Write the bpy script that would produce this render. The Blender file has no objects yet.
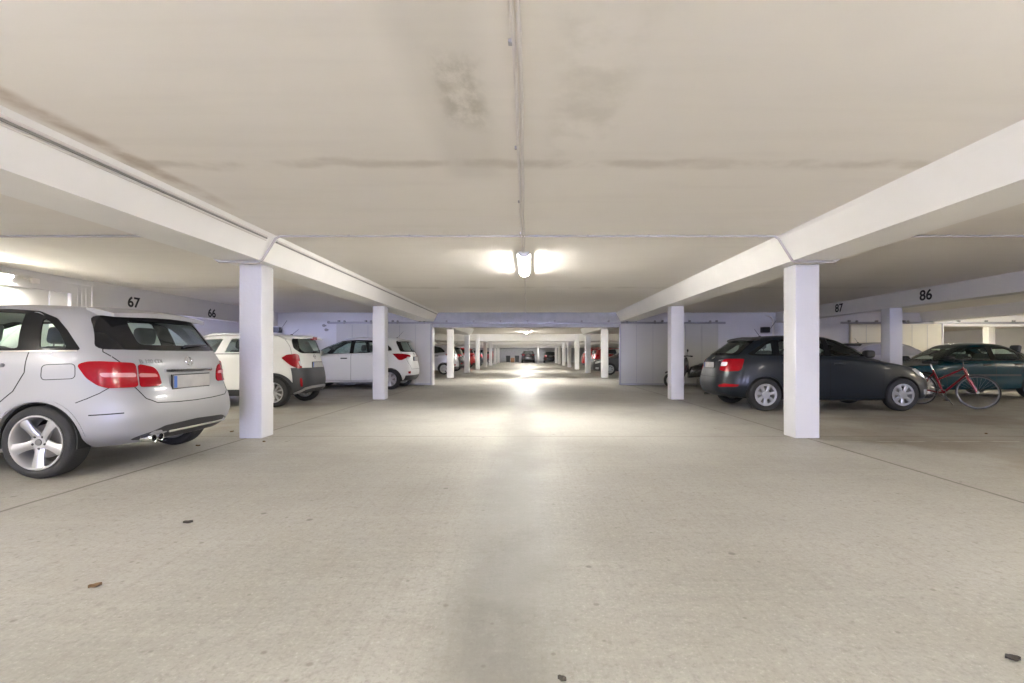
import bpy, bmesh, math, random
from mathutils import Vector, Matrix, noise as mnoise
from mathutils.bvhtree import BVHTree
from mathutils.geometry import delaunay_2d_cdt

random.seed(7)
SC = bpy.context.scene
COL = SC.collection
PI = math.pi

# ------------------------------------------------------------------ materials
def new_mat(name):
    m = bpy.data.materials.new(name)
    m.use_nodes = True
    nt = m.node_tree
    nt.nodes.clear()
    out = nt.nodes.new('ShaderNodeOutputMaterial')
    return m, nt, out

def principled(name, col, rough=0.5, metal=0.0, coat=0.0, spec=0.5, bump=None, var=None, emit=None):
    m, nt, out = new_mat(name)
    b = nt.nodes.new('ShaderNodeBsdfPrincipled')
    b.inputs['Base Color'].default_value = (*col, 1)
    b.inputs['Roughness'].default_value = rough
    b.inputs['Metallic'].default_value = metal
    b.inputs['Coat Weight'].default_value = coat
    b.inputs['Coat Roughness'].default_value = 0.04
    b.inputs['Specular IOR Level'].default_value = spec
    nt.links.new(b.outputs[0], out.inputs[0])
    if var:                       # small tonal variation of the surface itself
        scale, amt = var
        tc = nt.nodes.new('ShaderNodeTexCoord')
        n = nt.nodes.new('ShaderNodeTexNoise')
        n.inputs['Scale'].default_value = scale
        n.inputs['Detail'].default_value = 6
        nt.links.new(tc.outputs['Object'], n.inputs['Vector'])
        mp = nt.nodes.new('ShaderNodeMapRange')
        mp.inputs['To Min'].default_value = 1 - amt
        mp.inputs['To Max'].default_value = 1 + amt
        nt.links.new(n.outputs['Fac'], mp.inputs['Value'])
        mx = nt.nodes.new('ShaderNodeVectorMath'); mx.operation = 'SCALE'
        mx.inputs[0].default_value = col
        nt.links.new(mp.outputs[0], mx.inputs['Scale'])
        nt.links.new(mx.outputs[0], b.inputs['Base Color'])
    if bump:
        scale, st = bump
        tc = nt.nodes.new('ShaderNodeTexCoord')
        n = nt.nodes.new('ShaderNodeTexNoise')
        n.inputs['Scale'].default_value = scale
        n.inputs['Detail'].default_value = 4
        nt.links.new(tc.outputs['Object'], n.inputs['Vector'])
        bp = nt.nodes.new('ShaderNodeBump')
        bp.inputs['Strength'].default_value = st
        bp.inputs['Distance'].default_value = 0.02
        nt.links.new(n.outputs['Fac'], bp.inputs['Height'])
        nt.links.new(bp.outputs[0], b.inputs['Normal'])
    if emit:
        b.inputs['Emission Color'].default_value = (*emit[0], 1)
        b.inputs['Emission Strength'].default_value = emit[1]
    return m

def glass_mat(name, tint, refl=0.12):
    m, nt, out = new_mat(name)
    tr = nt.nodes.new('ShaderNodeBsdfTransparent'); tr.inputs[0].default_value = (*tint, 1)
    gl = nt.nodes.new('ShaderNodeBsdfGlossy'); gl.inputs['Roughness'].default_value = 0.02
    gl.inputs[0].default_value = (0.95, 0.97, 1, 1)
    lw = nt.nodes.new('ShaderNodeLayerWeight'); lw.inputs['Blend'].default_value = 0.5
    pw = nt.nodes.new('ShaderNodeMath'); pw.operation = 'POWER'; pw.inputs[1].default_value = 5
    nt.links.new(lw.outputs['Facing'], pw.inputs[0])
    fr = nt.nodes.new('ShaderNodeMath'); fr.operation = 'MULTIPLY_ADD'; fr.inputs[1].default_value = 0.55; fr.inputs[2].default_value = 0.03
    nt.links.new(pw.outputs[0], fr.inputs[0])
    mx = nt.nodes.new('ShaderNodeMixShader')
    nt.links.new(fr.outputs[0], mx.inputs[0])
    nt.links.new(tr.outputs[0], mx.inputs[1]); nt.links.new(gl.outputs[0], mx.inputs[2])
    nt.links.new(mx.outputs[0], out.inputs[0])
    return m

class NT:
    """tiny helper to wire node graphs"""
    def __init__(s, nt): s.nt = nt
    def n(s, t, **kw):
        x = s.nt.nodes.new(t)
        for k, v in kw.items(): setattr(x, k, v)
        return x
    def l(s, a, b): s.nt.links.new(a, b)
    def math(s, op, a, b=None, clamp=False):
        x = s.n('ShaderNodeMath', operation=op, use_clamp=clamp)
        for i, v in enumerate((a, b)):
            if v is None: continue
            if isinstance(v, (int, float)): x.inputs[i].default_value = v
            else: s.l(v, x.inputs[i])
        return x.outputs[0]
    def noise(s, vec, scale, detail=5, rough=0.55):
        x = s.n('ShaderNodeTexNoise')
        x.inputs['Scale'].default_value = scale
        x.inputs['Detail'].default_value = detail
        x.inputs['Roughness'].default_value = rough
        s.l(vec, x.inputs['Vector'])
        return x.outputs['Fac']
    def mapping(s, vec, scale):
        x = s.n('ShaderNodeMapping'); x.inputs['Scale'].default_value = scale
        s.l(vec, x.inputs['Vector']); return x.outputs[0]
    def ramp(s, v, lo, hi, a=0.0, b=1.0):
        x = s.n('ShaderNodeMapRange', interpolation_type='SMOOTHSTEP')
        x.inputs['From Min'].default_value = lo; x.inputs['From Max'].default_value = hi
        x.inputs['To Min'].default_value = a; x.inputs['To Max'].default_value = b
        s.l(v, x.inputs['Value']); return x.outputs[0]
    def mix(s, f, a, b):
        x = s.n('ShaderNodeMix', data_type='RGBA')
        if isinstance(f, (int, float)): x.inputs[0].default_value = f
        else: s.l(f, x.inputs[0])
        for i, v in ((6, a), (7, b)):
            if isinstance(v, tuple): x.inputs[i].default_value = (*v, 1)
            else: s.l(v, x.inputs[i])
        return x.outputs[2]
    def band(s, v, c, w, soft):
        """1 inside |v-c|<w, falling to 0 over soft"""
        d = s.math('ABSOLUTE', s.math('SUBTRACT', v, c))
        return s.ramp(d, w, w + soft, 1.0, 0.0)

M = {}
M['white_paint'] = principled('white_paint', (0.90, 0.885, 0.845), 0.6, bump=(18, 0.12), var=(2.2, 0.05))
M['far_column_lit_paint'] = principled('far_column_lit_paint', (0.84, 0.83, 0.81), 0.55, bump=(22, 0.15), var=(3.0, 0.05))  # lighter copy of the column paint; brightness beyond the gate put into colour
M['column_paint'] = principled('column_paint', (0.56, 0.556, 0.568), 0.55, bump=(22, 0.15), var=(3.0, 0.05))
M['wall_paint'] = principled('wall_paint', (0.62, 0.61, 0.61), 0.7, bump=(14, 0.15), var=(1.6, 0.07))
M['lintel_paint'] = principled('lintel_paint', (0.42, 0.42, 0.43), 0.7, bump=(10, 0.3), var=(5.0, 0.22))
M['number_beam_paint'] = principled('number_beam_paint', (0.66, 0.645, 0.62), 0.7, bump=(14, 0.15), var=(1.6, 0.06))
M['door_sheet'] = principled('door_sheet', (0.48, 0.47, 0.43), 0.45, 0.0, bump=(3, 0.05), var=(1.2, 0.06))
M['galvanised'] = principled('galvanised', (0.33, 0.33, 0.34), 0.45, 0.6)
M['conduit_grey'] = principled('conduit_grey', (0.76, 0.72, 0.68), 0.55)
M['conduit_dark'] = principled('conduit_dark', (0.30, 0.29, 0.27), 0.55)
M['conduit_mid'] = principled('conduit_mid', (0.44, 0.42, 0.42), 0.55)
M['return_paint'] = principled('return_paint', (0.36, 0.345, 0.31), 0.7, bump=(14, 0.15), var=(1.6, 0.06))
M['reflection_glass'] = principled('reflection_glass', (0.38, 0.38, 0.45), 0.2, coat=0.5)  # pale reflection on the windows put into the glass colour
M['cream_sheet'] = principled('cream_sheet', (0.62, 0.58, 0.45), 0.45, bump=(3, 0.05), var=(1.2, 0.06))
M['black_ink'] = principled('black_ink', (0.015, 0.015, 0.017), 0.7)
M['rubber'] = principled('rubber', (0.018, 0.018, 0.019), 0.75, bump=(90, 0.2))
M['black_plastic'] = principled('black_plastic', (0.02, 0.02, 0.022), 0.5)
M['gloss_black'] = principled('gloss_black', (0.006, 0.007, 0.008), 0.15, spec=0.35)
M['dark_cladding'] = principled('dark_cladding', (0.036, 0.037, 0.042), 0.5, bump=(120, 0.1))
M['gap_black'] = principled('gap_black', (0.01, 0.01, 0.01), 0.9)
M['alloy'] = principled('alloy', (0.52, 0.52, 0.53), 0.32, 0.75, coat=0.3)
M['alloy_dark'] = principled('alloy_dark', (0.20, 0.20, 0.21), 0.4, 0.7)
M['wheel_cover'] = principled('wheel_cover', (0.40, 0.41, 0.43), 0.35, 0.5, coat=0.3)
M['chrome'] = principled('chrome', (0.82, 0.82, 0.83), 0.12, 1.0)
M['steel'] = principled('steel', (0.30, 0.29, 0.28), 0.45, 0.9)
M['silver_paint'] = principled('silver_paint', (0.31, 0.31, 0.318), 0.46, 0.3, coat=0.14)
M['white_car'] = principled('white_car', (0.70, 0.70, 0.68), 0.35, 0.0, coat=0.5)
M['grey_car'] = principled('grey_car', (0.008, 0.0118, 0.017), 0.34, 0.0, coat=0.12, spec=0.3)
M['teal_car'] = principled('teal_car', (0.001, 0.030, 0.043), 0.26, 0.0, coat=0.15, spec=0.3)
M['lavender_car'] = principled('lavender_car', (0.52, 0.52, 0.58), 0.34, 0.5, coat=1.0)
M['black_car'] = principled('black_car', (0.012, 0.012, 0.014), 0.25, 0.1, coat=1.0)
M['charcoal_car'] = principled('charcoal_car', (0.05, 0.052, 0.056), 0.3, 0.4, coat=1.0)
M['red_car'] = principled('red_car', (0.55, 0.012, 0.012), 0.3, 0.0, coat=1.0)
M['dark_red_car'] = principled('dark_red_car', (0.26, 0.008, 0.01), 0.3, 0.0, coat=1.0)
M['glass'] = glass_mat('glass', (0.91, 0.965, 0.945))
M['glass_dark'] = principled('glass_dark', (0.012, 0.018, 0.018), 0.06, coat=0.3)
M['glass_frit'] = principled('glass_frit', (0.010, 0.010, 0.011), 0.12, spec=0.35)
M['red_lens'] = principled('red_lens', (0.27, 0.003, 0.008), 0.18, coat=0.08, spec=0.25)
M['pink_lens'] = principled('pink_lens', (0.50, 0.20, 0.21), 0.2, coat=0.2)
M['clear_lens'] = principled('clear_lens', (0.72, 0.74, 0.76), 0.12, 0.2, coat=1.0)
M['plate_white'] = principled('plate_white', (0.40, 0.385, 0.37), 0.45, var=(9, 0.25))
M['plate_blue'] = principled('plate_blue', (0.06, 0.14, 0.42), 0.45)
M['seat_cloth'] = principled('seat_cloth', (0.10, 0.105, 0.11), 0.9)
M['seat_light'] = principled('seat_light', (0.16, 0.16, 0.16), 0.9)
M['cabin_trim'] = principled('cabin_trim', (0.11, 0.11, 0.11), 0.8)
M['red_frame'] = principled('red_frame', (0.24, 0.006, 0.018), 0.25, 0.2, coat=1.0)
M['leaf_brown'] = principled('leaf_brown', (0.14, 0.08, 0.035), 0.8)
M['leaf_dark'] = principled('leaf_dark', (0.045, 0.038, 0.03), 0.8)
M['bin_black'] = principled('bin_black', (0.03, 0.032, 0.034), 0.6)
M['cardboard'] = principled('cardboard', (0.30, 0.16, 0.085), 0.8)
M['lamp_body'] = principled('lamp_body', (0.75, 0.75, 0.74), 0.5)
M['panel_white'] = principled('panel_white', (0.82, 0.81, 0.77), 0.6)

def emissive(name, col, strength):
    m, nt, out = new_mat(name)
    e = nt.nodes.new('ShaderNodeEmission')
    e.inputs[0].default_value = (*col, 1); e.inputs[1].default_value = strength
    nt.links.new(e.outputs[0], out.inputs[0])
    return m

# ------------------------------------------------------------------ mesh builder
class MB:
    def __init__(s): s.v = []; s.f = []
    def add(s, vs, fs):
        o = len(s.v); s.v += [Vector(p) for p in vs]; s.f += [[i + o for i in f] for f in fs]; return s
    def box(s, x0, x1, y0, y1, z0, z1, bev=0.0):
        if bev <= 0:
            return s.add([(x0,y0,z0),(x1,y0,z0),(x1,y1,z0),(x0,y1,z0),(x0,y0,z1),(x1,y0,z1),(x1,y1,z1),(x0,y1,z1)],
                  [(0,3,2,1),(4,5,6,7),(0,1,5,4),(1,2,6,5),(2,3,7,6),(3,0,4,7)])
        bm = bmesh.new()
        bmesh.ops.create_cube(bm, size=1)
        for v in bm.verts:
            v.co = Vector(((x0+x1)/2 + v.co.x*(x1-x0), (y0+y1)/2 + v.co.y*(y1-y0), (z0+z1)/2 + v.co.z*(z1-z0)))
        bmesh.ops.bevel(bm, geom=bm.edges[:], offset=bev, segments=3, profile=0.5, affect='EDGES')
        return s.frombm(bm)
    def frombm(s, bm):
        bm.verts.index_update()
        s.add([v.co.copy() for v in bm.verts], [[v.index for v in f.verts] for f in bm.faces])
        bm.free(); return s
    def tube(s, pts, r, n=10, caps=True, closed=False):
        pts = [Vector(p) for p in pts]; k = len(pts)
        rs = r if isinstance(r, (list, tuple)) else [r] * k
        o = len(s.v); up = None
        for i, p in enumerate(pts):
            if closed: t = pts[(i+1) % k] - pts[i-1]
            else: t = pts[min(i+1, k-1)] - pts[max(i-1, 0)]
            t.normalize()
            if up is None:
                up = Vector((0,0,1)) if abs(t.z) < 0.9 else Vector((1,0,0))
            a = t.cross(up); a.normalize(); b = a.cross(t); up = b
            for j in range(n):
                w = 2*PI*j/n
                s.v.append(p + (a*math.cos(w) + b*math.sin(w)) * rs[i])
        segs = k if closed else k-1
        for i in range(segs):
            for j in range(n):
                A = o+i*n; B = o+((i+1) % k)*n
                s.f.append([A+j, A+(j+1) % n, B+(j+1) % n, B+j])
        if caps and not closed:
            s.f.append([o+j for j in range(n)][::-1]); s.f.append([o+(k-1)*n+j for j in range(n)])
        return s
    def lathe(s, prof, c=(0,0,0), axis='y', n=32, closed=False):
        """prof: (radius, along) ; closed ring profile if closed"""
        o = len(s.v); c = Vector(c); k = len(prof)
        for r, a in prof:
            for j in range(n):
                w = 2*PI*j/n
                q = {'y': (r*math.cos(w), a, r*math.sin(w)), 'z': (r*math.cos(w), r*math.sin(w), a), 'x': (a, r*math.cos(w), r*math.sin(w))}[axis]
                s.v.append(c + Vector(q))
        for i in range(k if closed else k-1):
            A = o+i*n; B = o+((i+1) % k)*n
            for j in range(n):
                s.f.append([A+j, A+(j+1) % n, B+(j+1) % n, B+j])
        if not closed:
            if prof[0][0] > 1e-6: s.f.append([o+j for j in range(n)][::-1])
            if prof[-1][0] > 1e-6: s.f.append([o+(k-1)*n+j for j in range(n)])
        return s
    def prism(s, poly, axis, a0, a1):
        """extrude a 2-D polygon; axis 'y': poly=(x,z); 'x': (y,z); 'z': (x,y)"""
        def P(p, a): return {'y': (p[0], a, p[1]), 'x': (a, p[0], p[1]), 'z': (p[0], p[1], a)}[axis]
        n = len(poly)
        return s.add([P(p, a0) for p in poly] + [P(p, a1) for p in poly],
              [list(range(n))[::-1], list(range(n, 2*n))] + [[i, (i+1) % n, n+(i+1) % n, n+i] for i in range(n)])
    def sphere(s, c, r, seg=12, sc=(1,1,1)):
        bm = bmesh.new(); bmesh.ops.create_uvsphere(bm, u_segments=seg, v_segments=max(6, seg//2+2), radius=r)
        for v in bm.verts: v.co = Vector((v.co.x*sc[0], v.co.y*sc[1], v.co.z*sc[2])) + Vector(c)
        return s.frombm(bm)
    def xf(s, mat):
        s.v = [mat @ p for p in s.v]; return s
    def build(s, name, mat, parent=None, smooth=35, recalc=True):
        me = bpy.data.meshes.new(name)
        me.from_pydata([tuple(p) for p in s.v], [], s.f)
        return finish(name, me, mat, parent, smooth, recalc)

def finish(name, me, mat, parent=None, smooth=35, recalc=True):
    bm = bmesh.new(); bm.from_mesh(me)
    if recalc:
        bmesh.ops.remove_doubles(bm, verts=bm.verts[:], dist=1e-5)
        bmesh.ops.recalc_face_normals(bm, faces=bm.faces[:])
    for f in bm.faces: f.smooth = bool(smooth)
    if smooth:
        lim = math.radians(smooth)
        for e in bm.edges:
            if len(e.link_faces) != 2 or e.calc_face_angle(0) > lim: e.smooth = False
    bm.to_mesh(me); bm.free()
    if mat is not None: me.materials.append(mat)
    o = bpy.data.objects.new(name, me); COL.objects.link(o)
    if parent is not None: o.parent = parent
    return o

def tag(o, label=None, cat=None, group=None, kind=None):
    if label: o['label'] = label
    if cat: o['category'] = cat
    if group: o['group'] = group
    if kind: o['kind'] = kind
    return o

def thing(name, label, cat, loc=(0,0,0), rz=0, group=None):
    o = bpy.data.objects.new(name, None); COL.objects.link(o)
    o.location = loc; o.rotation_euler = (0,0,rz); o.empty_display_size = 0.2
    return tag(o, label, cat, group)

def struct(name, mb, mat, label=None, cat=None, group=None, smooth=0):
    o = mb.build(name, mat, None, smooth); return tag(o, label, cat, group, 'structure')

def kids(o):
    return [c for c in o.children]
# ------------------------------------------------------------------ car bodies
def pchip(ys, sub):
    n = len(ys); d = [ys[i+1]-ys[i] for i in range(n-1)]; m = [0.0]*n
    m[0] = d[0]; m[-1] = d[-1]
    for i in range(1, n-1):
        m[i] = 0.0 if d[i-1]*d[i] <= 0 else 2*d[i-1]*d[i]/(d[i-1]+d[i])
    out = []
    for i in range(n-1):
        for k in range(sub):
            t = k/sub
            out.append((2*t**3-3*t*t+1)*ys[i] + (t**3-2*t*t+t)*m[i] + (-2*t**3+3*t*t)*ys[i+1] + (t**3-t*t)*m[i+1])
    out.append(ys[-1]); return out

def theta_samples(n_total, a=2.15, w=0.88, e=4.4):
    """angles giving evenly spaced points around a rounded rectangle"""
    K = 4000; pts = []
    for i in range(K+1):
        t = PI*i/K; c, s = math.cos(t), math.sin(t)
        pts.append((a*math.copysign(abs(c)**(2/e), c), w*abs(s)**(2/e)))
    L = [0]
    for i in range(K): L.append(L[-1] + math.hypot(pts[i+1][0]-pts[i][0], pts[i+1][1]-pts[i][1]))
    half = n_total//2; out = []; j = 0
    for i in range(half+1):
        target = L[-1]*i/half
        while j < K and L[j+1] < target: j += 1
        f = 0 if L[j+1] == L[j] else (target-L[j])/(L[j+1]-L[j])
        out.append(PI*(j+f)/K)
    out[0] = 0; out[-1] = PI
    return out + [-t for t in out[1:-1]][::-1]     # 0..pi then -pi..0

def ring_pt(R, t):
    xr, xf, zr, zm, zf, w, nr, nf = R
    c, s = math.cos(t), math.sin(t)
    if abs(s) < 1e-9: s = 0.0
    n = nf if c > 0 else nr
    u = math.copysign(abs(c)**(2/n), c) if abs(c) > 1e-12 else 0.0
    y = w*math.copysign(abs(s)**(2/n), s) if s else 0.0
    xc, a = (xr+xf)/2, (xf-xr)/2
    z = zm + ((zf-zm) if u > 0 else (zr-zm))*u*u
    return Vector((xc+a*u, y, z))

class Loft:
    def __init__(s, rings, N=112, sub=4):
        cols = list(zip(*rings))
        dense = [pchip(list(c), sub) for c in cols]
        s.R = [tuple(d[i] for d in dense) for i in range(len(dense[0]))]
        s.T = theta_samples(N); s.sub = sub; s.N = N
        s.grid = [[ring_pt(R, t) for t in s.T] for R in s.R]
    def mb(s):
        m = MB(); N = s.N; k = len(s.grid)
        m.v = [p.copy() for row in s.grid for p in row]
        for i in range(k-1):
            for j in range(N):
                m.f.append([i*N+j, i*N+(j+1) % N, (i+1)*N+(j+1) % N, (i+1)*N+j])
        for row, rev in ((0, True), (k-1, False)):
            c = sum(s.grid[row], Vector())/N; m.v.append(c); ci = len(m.v)-1
            for j in range(N):
                f = [row*N+j, row*N+(j+1) % N, ci]; m.f.append(f[::-1] if rev else f)
        return m
    def at(s, ci, t):
        """point at control-ring coordinate ci (float) and angle t"""
        v = max(0, min(len(s.R)-1.001, ci*s.sub)); i = int(v); f = v-i
        R = tuple(a+(b-a)*f for a, b in zip(s.R[i], s.R[i+1]))
        return ring_pt(R, t)

def mb_mesh(m, name='tmp'):
    me = bpy.data.meshes.new(name); me.from_pydata([tuple(p) for p in m.v], [], m.f)
    bm = bmesh.new(); bm.from_mesh(me); bmesh.ops.recalc_face_normals(bm, faces=bm.faces[:]); bm.to_mesh(me); bm.free()
    return me

def boolean(me, cutters):
    """subtract a list of (MB, use_self) from mesh, returns a new mesh"""
    o = bpy.data.objects.new('bool_tmp', me); COL.objects.link(o); cs = []
    for c, us in cutters:
        co = bpy.data.objects.new('cut_tmp', mb_mesh(c)); COL.objects.link(co); cs.append(co)
        md = o.modifiers.new('b', 'BOOLEAN'); md.operation = 'DIFFERENCE'; md.object = co; md.solver = 'EXACT'; md.use_self = us
    dg = bpy.context.evaluated_depsgraph_get(); dg.update()
    res = bpy.data.meshes.new_from_object(o.evaluated_get(dg))
    for x in cs + [o]: bpy.data.objects.remove(x, do_unlink=True)
    return res

# ---- shapes laid on a body
def densify(poly, res, closed=True):
    out = []; n = len(poly)
    for i in range(n if closed else n-1):
        a, b = Vector(poly[i]), Vector(poly[(i+1) % n]); k = max(1, int(math.ceil((b-a).length/res)))
        out += [a.lerp(b, j/k) for j in range(k)]
    if not closed: out.append(Vector(poly[-1]))
    return out

def rounded(poly, r, seg=4):
    out = []; n = len(poly)
    for i in range(n):
        p, a, b = Vector(poly[i]), Vector(poly[i-1]), Vector(poly[(i+1) % n])
        la, lb = (a-p).length, (b-p).length; d = min(r, la*0.45, lb*0.45)
        q0, q1 = p+(a-p)/la*d, p+(b-p)/lb*d
        for k in range(seg+1):
            t = k/seg; out.append(q0*(1-t)**2 + p*2*t*(1-t) + q1*t*t)
    return out

def inside(p, poly):
    c = False; n = len(poly); j = n-1
    for i in range(n):
        if (poly[i][1] > p[1]) != (poly[j][1] > p[1]) and p[0] < (poly[j][0]-poly[i][0])*(p[1]-poly[i][1])/(poly[j][1]-poly[i][1])+poly[i][0]: c = not c
        j = i
    return c

class Skin:
    """projects 2-D drawings onto a car body"""
    def __init__(s, loft):
        m = loft.mb(); me = mb_mesh(m); bm = bmesh.new(); bm.from_mesh(me)
        s.bvh = BVHTree.FromBMesh(bm); bm.free(); bpy.data.meshes.remove(me)
    def cast(s, o, d):
        h, n, i, _ = s.bvh.ray_cast(Vector(o), Vector(d))
        if h is None:
            h, n, i, _ = s.bvh.find_nearest(Vector(o)+Vector(d)*Vector(o).dot(-Vector(d)))
        if n.dot(Vector(d)) > 0: n = -n
        return h, n
    def side(s, sg): return lambda p: s.cast((p[0], 4*sg, p[1]), (0, -sg, 0))
    def rear(s): return lambda p: s.cast((-5, p[0], p[1]), (1, 0, 0))
    def front(s): return lambda p: s.cast((5, p[0], p[1]), (-1, 0, 0))
    def top(s): return lambda p: s.cast((p[0], p[1], 4), (0, 0, -1))
    def corner(s, ax, ay, end, sg):
        """cylindrical about a vertical axis near a corner; p=(phi*0.5, z); phi 0 = end, 90 = side"""
        def f(p):
            ph = p[0]/0.5; d = Vector((end*math.cos(ph), sg*math.sin(ph), 0))
            o = Vector((ax, sg*ay, p[1]))
            return s.cast(o+d*3, -d)
        return f
    def corner_poly(s, pts, ax, ay, end, xe, ys):
        """('s',x,z) on the side at lateral ys, ('r',y,z) on the end face at xe"""
        out = []
        for k, a, z in pts:
            if k == 's': ph = math.atan2(ys-ay, (a-ax)*end)
            else: ph = math.atan2(a-ay, abs(xe-ax))
            out.append((ph*0.5, z))
        return out

def panel(poly, proj, off, th, hole=None, res=0.05):
    pts = densify(poly, res); n = len(pts)
    edges = [(i, (i+1) % n) for i in range(n)]
    P2 = list(pts); hp = None
    if hole:
        hp = densify(hole, res); b = len(P2); P2 += hp; edges += [(b+i, b+(i+1) % len(hp)) for i in range(len(hp))]
    xs = [p[0] for p in pts]; ys = [p[1] for p in pts]
    x = min(xs)+res*0.6
    while x < max(xs):
        y = min(ys)+res*0.6
        while y < max(ys):
            q = (x, y)
            if inside(q, pts) and not (hp and inside(q, hp)) and min((Vector(q)-Vector(e)).length for e in P2[:n+(len(hp) if hp else 0)]) > res*0.35:
                P2.append(Vector(q))
            y += res
        x += res
    vs, es, fs, *_ = delaunay_2d_cdt([Vector((p[0], p[1])) for p in P2], edges, [], 1 if not hp else 0, 1e-6)
    keep = []
    for f in fs:
        c = sum((Vector(vs[i]) for i in f), Vector((0, 0)))/len(f)
        if inside(c, pts) and not (hp and inside(c, hp)): keep.append(list(f))
    hits = [proj(v) for v in vs]
    m = MB(); k = len(vs)
    m.v = [h+nn*off for h, nn in hits] + [h+nn*(off-th) for h, nn in hits]
    cnt = {}
    for f in keep:
        m.f.append(f); m.f.append([i+k for i in f][::-1])
        for a, b in zip(f, f[1:]+f[:1]):
            key = (min(a, b), max(a, b)); cnt.setdefault(key, []).append((a, b))
    for key, l in cnt.items():
        if len(l) == 1:
            a, b = l[0]; m.f.append([b, a, a+k, b+k])
    used = sorted({i for f in m.f for i in f}); mp = {o: i for i, o in enumerate(used)}
    m.v = [m.v[i] for i in used]; m.f = [[mp[i] for i in f] for f in m.f]
    return m

def strip(path, proj, w, off=0.002, th=0.006, res=0.03, closed=False, m=None):
    pts = densify(path, res, closed); hits = [proj(p) for p in pts]; m = m or MB(); k = len(hits); o = len(m.v)
    for i, (h, n) in enumerate(hits):
        a = hits[(i-1) % k][0] if closed or i else hits[0][0]
        b = hits[(i+1) % k][0] if closed or i < k-1 else hits[-1][0]
        t = (b-a); t.normalize(); s = t.cross(n); s.normalize(); s *= w/2
        m.v += [h+s+n*off, h-s+n*off, h-s+n*(off-th), h+s+n*(off-th)]
    for i in range(k if closed else k-1):
        A = o+4*i; B = o+4*((i+1) % k)
        for j in range(4): m.f.append([A+j, A+(j+1) % 4, B+(j+1) % 4, B+j])
    if not closed: m.f += [[o+3, o+2, o+1, o], [o+4*(k-1)+j for j in range(4)]]
    return m

def patch(loft, v0, v1, t0, t1, off, th, nu=40, nv=8):
    """a shell over part of the body: v0(u), v1(u) control-ring limits, t angle range"""
    m = MB(); P = []
    for i in range(nu+1):
        u = i/nu; t = t0+(t1-t0)*u; a, b = v0(u), v1(u); row = []
        for j in range(nv+1):
            v = a+(b-a)*j/nv; p = loft.at(v, t)
            e = 1e-3; du = loft.at(v, t+e)-loft.at(v, t-e); dv = loft.at(v+0.02, t)-loft.at(v-0.02, t)
            n = du.cross(dv); n.normalize()
            row.append((p, n))
        P.append(row)
    W = nv+1
    outer = [p+n*off for r in P for p, n in r]; inner = [p+n*(off-th) for r in P for p, n in r]
    m.v = outer+inner; K = len(outer)
    for i in range(nu):
        for j in range(nv):
            f = [i*W+j, (i+1)*W+j, (i+1)*W+j+1, i*W+j+1]; m.f += [f, [x+K for x in f][::-1]]
    B = [i*W for i in range(nu+1)] + [nu*W+j for j in range(1, nv+1)] + [i*W+nv for i in range(nu-1, -1, -1)] + [j for j in range(nv-1, 0, -1)]
    for a, b in zip(B, B[1:]+B[:1]): m.f.append([a, b, b+K, a+K])
    return m

def text_mesh2d(s, size, bold=0.0, sx=1.0):
    cu = bpy.data.curves.new('txt', 'FONT'); cu.body = s; cu.size = size; cu.align_x = 'CENTER'; cu.align_y = 'CENTER'; cu.offset = bold
    o = bpy.data.objects.new('txt', cu); COL.objects.link(o)
    dg = bpy.context.evaluated_depsgraph_get(); me = bpy.data.meshes.new_from_object(o.evaluated_get(dg))
    vs = [(v.co.x*sx, v.co.y) for v in me.vertices]; fs = [list(p.vertices) for p in me.polygons]
    bpy.data.objects.remove(o, do_unlink=True); bpy.data.meshes.remove(me)
    return vs, fs

def solid_from2d(vs, fs, place, th):
    """place(p)->(pos,normal)"""
    m = MB(); h = [place(v) for v in vs]; k = len(vs)
    m.v = [p+n*th for p, n in h] + [p-n*0.0005 for p, n in h]; cnt = {}
    for f in fs:
        m.f += [list(f), [i+k for i in f][::-1]]
        for a, b in zip(f, f[1:]+f[:1]): cnt.setdefault((min(a, b), max(a, b)), []).append((a, b))
    for l in cnt.values():
        if len(l) == 1: a, b = l[0]; m.f.append([b, a, a+k, b+k])
    return m

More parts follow.
